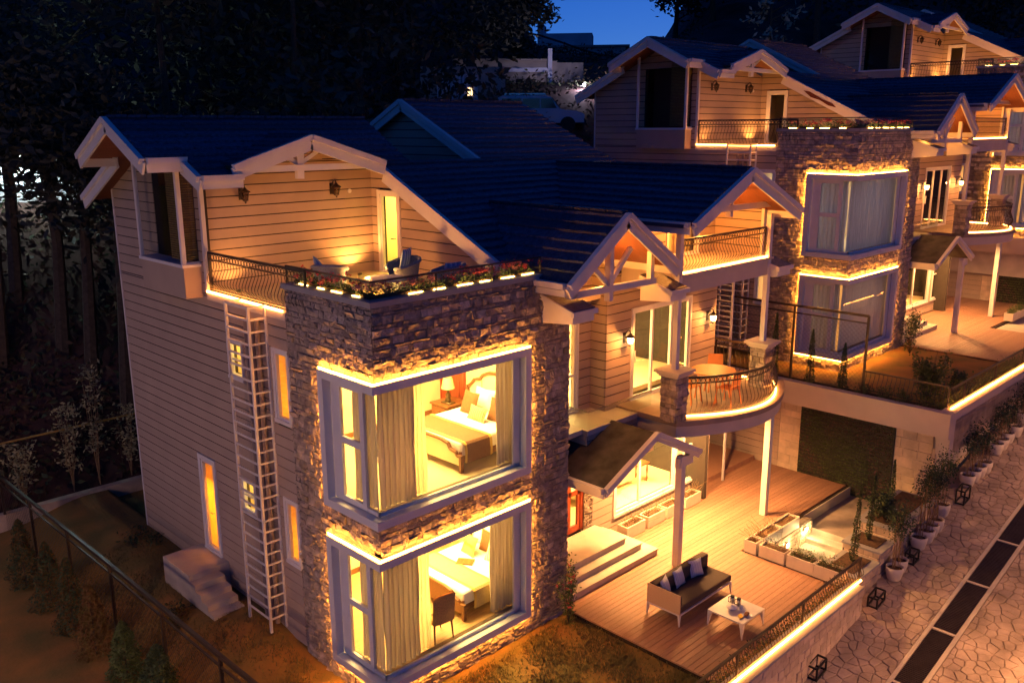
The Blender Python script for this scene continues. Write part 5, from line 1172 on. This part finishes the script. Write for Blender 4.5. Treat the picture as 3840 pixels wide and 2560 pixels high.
# louvre gate post (dark) behind the balcony
t = thing('louvre_screen', 'dark louvred screen on a post behind the nearest balcony', 'screen', (14.0, 1.5, 2.8)); q = MB(); q.box(-.03, -.03, -2.8, .03, .03, 3.4); q.ob('post', steel_w, t)
for k in range(13): q = MB(); q.box(-.02, .04, 1.4 + .155 * k, .02, .9, 1.43 + .155 * k); q.ob('slat', steel_w, t)
# boxes on the middle deck
o = [OFF[0], OFF[1], OFF[2]]
for k, (x, lb) in enumerate(((12.0, 'grey green shrub planter on the middle deck'), (13.0, 'second shrub planter on the middle deck'))):
    b_ = box_planter(x + o[0], -1.7 + o[1], .95, 0, lb, 10, 80 + k, green=900, grp='shrub planters on the middle deck'); b_.location.z = o[2]

# ---- side door steps, path, shrubs on the left
t = thing('side_door_steps', 'concrete landing and steps at the lit side door', 'steps', (-1.0, 6.0, 0)); q = MB(); q.box(0, 0, -.2, .99, 1.35, .80); q.ob('landing', concrete, t)
for k in range(4): q = MB(); q.box(.0, -.28 * (k + 1), -.3, .72, -.28 * k - .001, .80 - .14 * (k + 1)); q.ob('step', concrete, t)
q = MB(); q.add([(-4.35, 10.4, -.31), (-3.75, 9.9, -.31), (-3.6, 3.5, -.31), (-3.9, -4, -.31), (-4.9, -4, -.31), (-4.3, 5, -.31)], [(0, 5, 4, 3, 2, 1)][0:0] + [(5, 4, 3, 2), (0, 5, 2, 1)]); q.ob('garden_path', path_m, None, kind='structure')
gS = 'conifer shrubs between the path and the fence'
for k, (x, y, h, m, lb) in enumerate(((-3.0, 4.7, 1.3, (leaf, leaf), 'bright green conifer shrub by the path'), (-2.8, 3.6, 1.2, (leaf, leaf_dk), 'green conifer shrub nearest the camera beside the fence'), (-3.1, 6.1, 1.6, (leaf_br, leaf_br), 'orange brown conifer shrub behind the bright green one'), (-3.1, 7.4, 1.7, (leaf_br, leaf_dk), 'rusty conifer shrub halfway along the fence'), (-3.1, 8.8, 1.6, (leaf_br, leaf_dk), 'dark rusty conifer shrub toward the back'), (-3.2, 10.3, 1.7, (leaf_dk, leaf_br), 'farthest dark conifer shrub along the fence'))): cypress(lb, (x, y, -.42), h * 1.1, .58, 3600, m, 90 + k, grp=gS, size=.04)
bush('dark shrub in the corner by the rear of the side wall', (-.5, 9.6, 0), 500, (.5, .7, .35), .05, (leaf_dk, leaf_dk), seed=120); bush('small dry shrub left of the side door steps', (-1.5, 5.8, -.1), 500, (.35, .35, .35), .04, (leaf_br, leaf_dk), seed=121)
gB = 'tall pale bamboo plants behind the garden wall'
for k, (x, h) in enumerate(((-.6, 2.6), (.15, 3.6), (1.1, 2.3), (-1.9, 1.8))):
    rnd = random.Random(130 + k); t = thing('bamboo', ('pale bamboo left of the tallest one behind the garden wall', 'tallest pale bamboo behind the garden wall', 'pale bamboo nearest the house corner', 'short pale bamboo at far left behind the garden wall')[k], 'plant', (x, 14.4, .2), 0, gB); q = MB(); tips = []
    for s_ in range(7):
        a = rnd.uniform(0, 6.28); p = [(0, 0, 0)]
        for j in range(1, 6): p.append((.12 * j * math.cos(a) * rnd.uniform(.3, 1) * .6, .12 * j * math.sin(a) * .5, h * j / 5 * rnd.uniform(.85, 1)))
        q.tube(p, .014, 4, False, .004); tips += p[2:]
    q.ob('stems', twig, t); q = MB(); leaves(q, 420, lambda: [v + rnd.gauss(0, .12) for v in rnd.choice(tips)], .07, rnd); q.ob('foliage', mat('pale dry leaves', (.30, .27, .14), .8, .3, 5), t, kind='stuff')
t = thing('pipe_rail', 'long ochre pipe rail crossing in front of the dark bank', 'railing', (0, 0, 0)); q = MB(); q.tube([(-6, 14.5, 2.1), (1.6, 14.5, 2.13)], .03, 6); q.ob('rail', mat('ochre paint', (.35, .22, .05)), t)
for x in (-5, -2.2, .9): q = MB(); q.tube([(x, 14.5, 0), (x, 14.5, 2.1)], .02, 5); q.ob('post', iron, t)

# ---- street: irregular flagstones, drain
def paving():
    rnd = random.Random(17); cell = .22; pts = {}
    X0, X1, Y0, Y1 = 4, 27, -10.2, -4.28; nx, ny = int((X1 - X0) / cell), int((Y1 - Y0) / cell)
    for i in range(-1, nx + 2):
        for j in range(-1, ny + 2): pts[i, j] = (X0 + (i + .5 + rnd.uniform(-.42, .42)) * cell * 1.15, Y0 + (j + .5 + rnd.uniform(-.42, .42)) * cell)
    out = []
    for i in range(0, nx + 1):
        for j in range(0, ny + 1):
            c = pts[i, j]; poly = [(c[0] - .5, c[1] - .5), (c[0] + .5, c[1] - .5), (c[0] + .5, c[1] + .5), (c[0] - .5, c[1] + .5)]
            for di in (-2, -1, 0, 1, 2):
                for dj in (-2, -1, 0, 1, 2):
                    if (di or dj) and (i + di, j + dj) in pts:
                        p = pts[i + di, j + dj]; a, b = p[0] - c[0], p[1] - c[1]; L = math.hypot(a, b)
                        poly = clip(poly, a / L, b / L, ((p[0] + c[0]) * a + (p[1] + c[1]) * b) / (2 * L) - .008)
                        if len(poly) < 3: break
                if len(poly) < 3: break
            if len(poly) < 3: continue
            for pp in (clip(poly, 0, 1, -6.58), clip(poly, 0, -1, 5.86)):
                if len(pp) > 2: out.append((c, pp))
    return out
ST = [(c, p) for c, p in paving() if len(p) > 2]
ST.sort(key=lambda s_: (s_[0][0] + 8.66) ** 2 + (s_[0][1] + 12.1) ** 2 if s_[0][0] > 8.3 or s_[0][1] < -6 else 1e9)
rest_ = MB(); rnd = random.Random(4)
for k, (c, p) in enumerate(ST):
    cx = sum(v[0] for v in p) / len(p); cy = sum(v[1] for v in p) / len(p); h = rnd.uniform(.008, .022); tx, ty = rnd.uniform(-.02, .02), rnd.uniform(-.02, .02)
    mb = MB() if k < 300 else rest_; n = len(p)
    lo = [(x, y, streetz(x) - .02) for x, y in p]; hi = [(cx + (x - cx) * .90, cy + (y - cy) * .90, streetz(cx + (x - cx) * .9) + h + tx * (x - cx) + ty * (y - cy)) for x, y in p]; md = [(cx + (x - cx) * .985, cy + (y - cy) * .985, streetz(x) + h * .45) for x, y in p]
    mb.add(lo + md + hi, [(i, (i + 1) % n, n + (i + 1) % n, n + i) for i in range(n)] + [(n + i, n + (i + 1) % n, 2 * n + (i + 1) % n, 2 * n + i) for i in range(n)] + [tuple(range(2 * n, 3 * n))])
    if k < 300: mb.ob('paving_stone', cobble, STREET)
rest_.ob('paving_stones', cobble, STREET, kind='stuff')
xs = [4.7 + 2.1 * i for i in range(14)]
def sl(mb, x0, x1, y0, y1, h0, h1): mb.prism([(x0, y0, streetz(x0) + h0), (x1, y0, streetz(x1) + h0), (x1, y1, streetz(x1) + h0), (x0, y1, streetz(x0) + h0)], [(x0, y0, streetz(x0) + h1), (x1, y0, streetz(x1) + h1), (x1, y1, streetz(x1) + h1), (x0, y1, streetz(x0) + h1)])
q = MB(); sl(q, 4, 34, -6.56, -6.47, -.05, .015); q.ob('drain_kerb', concrete, STREET); q = MB(); sl(q, 4, 34, -5.95, -5.87, -.05, .015); q.ob('drain_kerb', concrete, STREET)
for k, x in enumerate(xs[:-1]):
    t = thing('drain_grate', 'black bar grate %s in the street drain' % ('nearest the camera', 'second from the camera', 'third from the camera', 'fourth from the camera', 'fifth from the camera', 'sixth from the camera', 'seventh from the camera', 'eighth from the camera', 'ninth from the camera', 'tenth from the camera', 'eleventh from the camera', 'twelfth from the camera', 'farthest up the hill')[k], 'drain grate', (0, 0, 0), 0, 'street drain grates')
    q = MB(); sl(q, x + .02, x + 2.0, -6.46, -5.96, -.06, -.04); q.ob('channel', black, t)
    q = MB(); n = 36
    for i in range(n): a = x + .0 + i * 2.03 / n; sl(q, a, a + .034, -6.45, -5.97, -.035, .006)
    q.ob('grate_bars', mat('grate iron', (.045, .035, .035), .45, .2, 5, metal=.5), t, kind='stuff')
    q = MB(); sl(q, x + 2.03, x + 2.09, -6.47, -5.951, -.05, .012); q.ob('drain_cross_bar', concrete, STREET)
# ---- pots and black iron stands
def pot(x, y, label, h=1.9, n=500, seed=1, tall=True):
    z = streetz(x); t = thing('potted_plant', label, 'potted plant', (x, y, z), 0, 'cream pots with slender shrubs along the street wall'); q = MB()
    q.lathe([(.001, .0), (.13, .0), (.16, .04), (.205, .22), (.215, .36), (.20, .365), (.185, .35), (.18, .30)], n=18); q.ob('pot', pot_m, t, True); q = MB(); q.lathe([(.183, .30), (.001, .31)], n=14); q.ob('soil', soil, t); rnd = random.Random(seed); q = MB(); tips = []
    for k in range(9 if tall else 4):
        a = rnd.uniform(0, 6.28); rr = rnd.uniform(.02, .12); p = [(rr * math.cos(a), rr * math.sin(a), .3)]
        for j in range(1, 6): p.append((p[-1][0] + rnd.gauss(0, .02), p[-1][1] + rnd.gauss(0, .02), .3 + (h - .4) * j / 5 * rnd.uniform(.9, 1.05)))
        q.tube(p, .007, 4, False); tips += p[4:]
    q.ob('stems', twig, t)
    if n: q = MB(); leaves(q, n, lambda: [v + rnd.gauss(0, s2) for v, s2 in zip(rnd.choice(tips), (.13, .13, .16))], .04, rnd); q.ob('foliage', leaf_dk, t, kind='stuff')
    return t
PT = [(12.16, -4.56, 1.75, 500), (12.52, -4.52, 1.7, 450), (13.71, -4.52, 1.9, 300), (14.10, -4.56, 2.0, 500), (14.42, -4.55, 1.9, 450), (14.72, -4.56, 1.8, 400), (15.52, -4.42, 1.7, 500), (17.36, -4.42, 1.5, 400), (17.71, -4.46, 1.5, 350), (18.02, -4.5, 1.4, 300), (18.34, -4.55, 1.4, 300), (19.6, -4.45, 1.3, 300), (19.95, -4.48, 1.3, 300), (20.43, -4.49, 1.3, 300), (20.99, -4.55, 1.3, 300), (22.0, -4.45, 1.2, 300), (22.4, -4.5, 1.2, 300), (23.2, -4.45, 1.2, 300), (24.2, -4.5, 1.2, 300)]
WORDS = ['first cream pot from the camera beside the iron stand', 'second cream pot from the camera', 'third cream pot, first after the square iron stand', 'fourth cream pot along the street wall', 'fifth cream pot along the street wall', 'sixth cream pot along the street wall', 'seventh cream pot standing alone', 'eighth cream pot, first of the group past the pillar', 'ninth cream pot past the pillar', 'tenth cream pot past the pillar', 'eleventh cream pot past the pillar', 'twelfth cream pot under the overhang', 'thirteenth cream pot under the overhang', 'fourteenth cream pot under the overhang', 'fifteenth cream pot under the overhang', 'sixteenth cream pot under the overhang', 'seventeenth cream pot under the overhang', 'eighteenth cream pot under the overhang', 'nineteenth and farthest cream pot']
for k, (x, y, h, n) in enumerate(PT): pot(x, y, WORDS[k], h, n, 200 + k)
def stand(x, label, w=.42, d=.22, h=.26, y=-4.72):
    t = thing('iron_stand', label, 'stand', (x, y, streetz(x)), 0, 'black iron frames along the wall'); s_ = .17
    for (a, b) in ((0, 0), (w, 0), (0, d), (w, d)): q = MB(); q.box(a - .018, b - .018, s_ * a, a + .018, b + .018, s_ * a + h); q.ob('leg', black, t)
    for zz in (.03, h):
        q = MB(); q.beam((0, 0, zz), (w, 0, zz + s_ * w), .035, .035); q.beam((0, d, zz), (w, d, zz + s_ * w), .035, .035); q.beam((0, 0, zz), (0, d, zz), .035, .035); q.beam((w, 0, zz + s_ * w), (w, d, zz + s_ * w), .035, .035); q.ob('frame', black, t)
stand(10.85, 'black iron stand nearest the corner of the front wall', h=.26); stand(12.95, 'square black iron stand between the second and third pots', w=.3, h=.28); stand(7.9, 'black iron stand at the foot of the front wall', h=.3); stand(16.3, 'black iron stand before the pillar', h=.4)
# street lamps on the opposite side of the street and in the lane left of the yard
for (x, y, h, e, c, lb) in ((9.0, -11.6, 3.6, 3600, (1, .42, .15), 'street lamp opposite the nearest deck'), (20, -11.4, 3.6, 3600, (1, .42, .15), 'street lamp further up the street'), (31, -11.4, 3.6, 3000, (1, .42, .15), 'street lamp high up the street'), (0, -15, 3.6, 2600, (1, .42, .15), 'street lamp below the nearest villa'),
                           (-9.2, 1.0, 4.2, 2000, (1, .54, .36), 'lane lamp beside the lower left yard'), (-8.4, 11.0, 5.0, 800, (1, .60, .42), 'lane lamp beside the back of the left yard')):
    z = streetz(x) if y < -5 else -.5; t = thing('street_lamp', lb, 'street lamp', (x, y, z), 0, 'street lamps'); q = MB(); q.tube([(0, 0, 0), (0, 0, h - .25)], .05, 8); q.ob('pole', iron, t)
    if y < -5: q = MB(); q.lathe([(.22, h - .12), (.05, h + .05), (.001, h + .06)], n=14); q.ob('lamp_head', black, t); q = MB(); q.lathe([(.001, h - .16), (.18, h - .13), (.19, h - .121)], n=14); q.ob('lamp_lens', lamp_on, t); light('SPOT', (0, 0, h - .2), e, c, .15, (0, 0, 0), t, 158)
    else: q = MB(); q.lathe([(.001, h - .2), (.14, h - .15), (.2, h), (.14, h + .15), (.001, h + .2)], n=16); q.ob('lamp_globe', emis('lane lamp globe', (1, .78, .6), 14), t, True); light('POINT', (0, 0, h), e, c, .22, parent=t)

# ================================================================== hillside backdrop: trees, houses, car
def tree(x, y, h, r, label, m=leaf_dk, seed=1, n=1500, size=.35, trunk=.28, low=.35, grp='tall dark trees on the hillside'):
    rnd = random.Random(seed); t = thing('forest_tree', label, 'tree', (x, y, hillz(x, y) - .3 if y > 13.9 else 0), 0, grp); q = MB(); lx, ly = rnd.gauss(0, .03) * h, rnd.gauss(0, .03) * h
    q.tube([(0, 0, 0), (lx * .5, ly * .5, h * .45), (lx, ly, h * .95)], trunk, 7, False, .05)
    for k in range(7): a = rnd.uniform(0, 6.28); zz = h * rnd.uniform(low, .8); q.tube([(lx * zz / h, ly * zz / h, zz), (r * .6 * math.cos(a), r * .6 * math.sin(a), zz + r * .35)], .07, 4, False, .02)
    q.ob('trunk', bark, t); q = MB(); cl = []
    for k in range(26):
        u = rnd.uniform(low, 1); a = rnd.uniform(0, 6.28); rr = r * math.sin(math.pi * min(1, (u - low) / (1 - low) * .8 + .15)) * rnd.uniform(.3, 1); cl.append((lx * u + rr * math.cos(a), ly * u + rr * math.sin(a), u * h))
    leaves(q, n, lambda: [v + rnd.gauss(0, s_) for v, s_ in zip(rnd.choice(cl), (r * .2, r * .2, r * .16))], size, rnd); q.ob('crown', m, t, kind='stuff'); return t
fleaf = mat('forest leaves', (.05, .05, .035), .8, .6, .6, 0, 20, .3)
rnd = random.Random(77); spots = []
def azd(az, d): return (-8.66 + d * math.sin(R(az)), -12.09 + d * math.cos(R(az)))
row = [(24.5, 32, 14), (27, 36, 16), (31, 33, 15), (33, 38, 17), (35.5, 36, 15), (38, 40, 14), (19, 44, 19), (25, 47, 20), (30, 46, 19), (32, 50, 20), (35.5, 50, 19), (38.6, 52, 17), (42.3, 52, 11), (9, 38, 18), (15, 62, 26), (21, 58, 24), (28, 60, 24), (34, 62, 22), (39, 66, 20),
       (57, 80, 14), (60, 76, 18), (63, 70, 19), (66, 74, 22), (69, 72, 22), (72, 78, 24), (75, 74, 22), (62, 92, 26), (67, 96, 30), (71, 98, 30), (58.5, 95, 20), (54.8, 88, 9), (45, 60, 5.5), (37, 70, 17), (76, 90, 26)]
DW = {0: 'nearest the house', 1: 'in the second row', 2: 'further up', 3: 'high up', 4: 'farthest back'}
seen_lb = {}
for k, (az, d, h) in enumerate(row):
    x, y = azd(az, d); side = ('at the far left edge', 'left of the pale shed', 'right of the pale shed', 'behind the ridge of the nearest villa', 'left of the lit house', 'just left of the sky gap', 'in the sky gap', 'just right of the sky gap', 'behind the middle villa', 'behind the farthest villa')[min(9, max(0, [az < 16, az < 21, az < 27, az < 34, az < 40, az < 46, az < 55, az < 61, az < 67, True].index(True)))]
    lb = 'dark forest tree %s, %s' % (side, DW[min(4, max(0, int((d - 28) / 14)))])
    seen_lb[lb] = seen_lb.get(lb, 0) + 1
    if seen_lb[lb] > 1: lb = lb.replace('dark forest tree', ('', '', 'broader dark forest tree', 'taller dark forest tree', 'slimmer dark forest tree')[min(4, seen_lb[lb])])
    tree(x, y, h, h * .27 + 1.0, lb, fleaf, 300 + k, 3600, .21 if d < 70 else .30, grp='tall dark trees on the hillside', low=.22)
x, y = azd(60.5, 62); tree(x, y, 9.5, 1.6, 'pale slender tree behind the middle villa roof', mat('pale leaves', (.34, .30, .22), .8, .4, 1), 400, 700, .22, .12, grp=None)  # slender tree with pale coloured leaves
# thin bare pole-like trunks near the left wall lamp
for k, (az, d) in enumerate(((17.2, 31.5), (18.6, 31), (15.2, 33), (20.3, 30), (14.0, 31))):
    x, y = azd(az, d); t = thing('pine_trunk', 'dark leaning pine trunk %s the white lamp on the hillside' % ('just left of', 'just right of', 'well left of', 'well right of', 'far left of')[k], 'tree', (x, y, hillz(x, y) - .5), 0, 'pine trunks by the hillside lamp'); q = MB(); q.tube([(0, 0, 0), (.3, .1, 4), (.2 + .3 * (k % 2), .1, 9)], .24, 7, False, .12); q.ob('trunk', bark, t); q = MB(); r2 = random.Random(k); leaves(q, 2500, lambda: (r2.gauss(.3, 1.3), r2.gauss(0, 1.3), r2.uniform(6.5, 10)), .15, r2); q.ob('crown', fleaf, t, kind='stuff')
# white wall with lamp at far left
t = thing('hillside_shed', 'small pale brick shed lit by a white lamp among the trees', 'building', (1.6, 22.6, 8.0), R(-12)); q = MB(); q.box(-2.2, 0, -.6, 2.2, 2.5, 1.75); w_ = q.ob('wall', stone_dk, t)
z = -.6; rnd = random.Random(6)
while z < 1.7:
    q = MB(); q.box(-2.2, -.02 - rnd.uniform(0, .01), z + .008, 2.2, -.001, z + .12); q.ob('brick_course', bldg_wh, w_); z += .13
q = MB(); q.box(-2.5, -.3, 1.75, 2.5, 2.8, 1.85); q.ob('roof', fleaf, t); q = MB(); q.box(-.1, -.06, .9, .35, -.021, 1.5); q.ob('door_frame', bldg_wh, t)
t = thing('floodlight', 'bright white greenish floodlight on the shed wall', 'lamp', (1.45, 22.1, 9.75)); q = MB(); q.box(-.10, -.05, -.05, .10, .05, .05); q.ob('lens', lit_white, t); light('POINT', (0, -.35, -.05), 22, (.75, 1, .85), .1, parent=t)
# buildings
def building(name, label, loc, rz, parts):
    t = thing(name, label, 'building', loc, R(rz))
    made = {}
    for (n, m, bxs, par) in parts:
        for b in bxs: q = MB(); q.box(*b); o_ = q.ob(n, m, made.get(par, t)); made[n] = o_
    return t
building('brown_house', 'brown rendered house with lilac white bands behind the roof ridge', (32.3, 26.0, 10.5), -40.6, [('wall', bldg_br, [(-5.5, 0, -2, .6, 5, 4.0), (.6, 0, -2, 2.2, 5, 3.9)], None), ('floor_band', bldg_wh, [(-5.5, -.12, 3.35, .0, -.001, 3.6)], 'wall'), ('floor_band', bldg_wh, [(.3, -.12, 2.45, 2.3, -.001, 2.65)], 'wall'), ('pillar', bldg_wh, [(.02, -.2, -1.5, .28, -.001, 4.7)], 'wall'), ('pillar', bldg_wh, [(2.0, -.12, -2, 2.2, -.001, 2.44)], 'wall'), ('window', black, [(-2.7, -.03, 2.55, -2.3, -.001, 2.95), (-1.9, -.03, 2.55, -1.5, -.001, 2.95), (-1.1, -.03, 2.55, -.7, -.001, 2.95), (1.3, -.03, 1.6, 1.5, -.001, 2.2)], 'wall'), ('roof', bldg_br, [(-5.7, -.2, 4.001, .0, 5.2, 4.1)], None)])
building('lit_house', 'dark house with curtained windows partly lit between the trunks', (24.6, 25.2, 10.8), -41, [('wall', bldg_br, [(-2.2, 0, -1, 2.4, 4, 3.0)], None), ('window', bldg_bl, [(-1.3, -.04, .9, .9, -.001, 2.6)], 'wall'), ('window_bar', bldg_wh, [(-1.3 + .2 * i, -.07, .9, -1.26 + .2 * i, -.041, 2.6) for i in range(11)], 'window'), ('lit_pane', lit_far, [(-1.0, -.06, .9, -.85, -.041, 1.4), (.3, -.06, 1.5, .6, -.041, 1.9)], 'window')])
building('far_pale_house', 'pale blue grey far building under the sky gap', (63, 50.5, 15.5), -52, [('wall', bldg_bl, [(-4, 0, -2, 5, 6, 3.0), (-4, 0, 3.0, -3.6, 6, 5.6), (-3.6, 2, 3.21, 1.5, 6, 4.6)], None), ('window', bldg_br, [(-2.5, -.06, .5, -1.2, -.001, 1.8), (0, -.06, .5, 1.3, -.001, 1.8), (2.6, -.06, .5, 3.9, -.001, 1.8)], 'wall'), ('roof', bldg_br, [(-3.6, -.4, 3.001, 5.4, 6.4, 3.2)], None)])
# power line
t = thing('overhead_cable', 'thick dark cable sagging across the sky gap', 'cable', (0, 0, 0)); q = MB(); A = Vector((34, 34, 17.0)); B = Vector((47, 27, 16.6)); q.tube([A + (B - A) * i / 10 + Vector((0, 0, -.9 * math.sin(math.pi * i / 10) + .6 * math.sin(2 * math.pi * i / 10))) for i in range(11)], .07, 5); q.ob('cable', black, t)
t = thing('yard_lamp', 'small cool white lamp on a post between the parked car and the brown house', 'lamp', (30.6, 21.6, 10.2)); q = MB(); q.tube([(0, 0, 0), (0, 0, 2.6)], .04, 6); q.ob('pole', iron, t); q = MB(); q.lathe([(.001, 2.6), (.09, 2.66), (.09, 2.74), (.001, 2.8)], n=10); q.ob('lamp_globe', emis('cool lamp globe', (.85, .8, 1.0), 12), t); light('POINT', (-.3, -.3, 2.7), 170, (.85, .75, 1.0), .15, parent=t)
# white off road car
t = thing('parked_car', 'white off road estate car with roof rack parked behind the roof ridge', 'car', (26.2, 20.9, 10.35), R(-44)); prof = [(-2.2, .45), (-2.25, 1.0), (-2.15, 1.75), (-1.9, 1.85), (.35, 1.85), (.55, 1.78), (1.05, 1.18), (1.9, 1.08), (2.25, .95), (2.3, .5)]
q = MB(); q.prism([(x, -.85, z) for x, z in prof], [(x, .85, z) for x, z in prof]); q.ob('body', carw, t)
for (a, b) in ((-1.95, -.95), (-.88, .0), (.06, .62)): q = MB(); q.prism([(a, -.862, 1.22), (b + (.25 if b > .5 else 0), -.862, 1.22), (b, -.862, 1.7), (a, -.862, 1.7)], [(a, -.851, 1.22), (b + (.25 if b > .5 else 0), -.851, 1.22), (b, -.851, 1.7), (a, -.851, 1.7)]); q.ob('side_window', carglass, t)
q = MB(); q.prism([(.62, -.7, 1.74), (1.04, -.7, 1.22), (1.04, .7, 1.22), (.62, .7, 1.74)], [(.65, -.7, 1.76), (1.07, -.7, 1.24), (1.07, .7, 1.24), (.65, .7, 1.76)]); q.ob('windscreen', carglass, t)
for (x, y) in ((-1.45, -.8), (1.45, -.8), (-1.45, .8), (1.45, .8)):
    q = MB(); q.lathe([(.001, -.12), (.38, -.12), (.40, -.08), (.40, .08), (.38, .12), (.001, .12)], n=18); o_ = q.ob('wheel', black, t); o_.location = (x, y, .4); o_.rotation_euler = (R(90), 0, 0); q = MB(); q.lathe([(.001, -.14), (.2, -.135), (.22, -.12)], n=12); q.ob('rim', metal_m, o_)
q = MB(); 
for y in (-.6, .6): q.box(-1.8, y - .02, 1.93, .3, y + .02, 1.97)
for x in (-1.8, -1.1, -.4, .3): q.box(x - .02, -.62, 1.85, x + .02, .62, 1.93)
q.ob('roof_rack', metal_m, t)
for y in (-.62, .62): q = MB(); q.box(2.27, y - .13, .72, 2.32, y + .13, .9); q.ob('headlight', china, t)
q = MB(); q.box(2.2, -.8, .42, 2.42, .8, .62); q.ob('bumper', black, t)
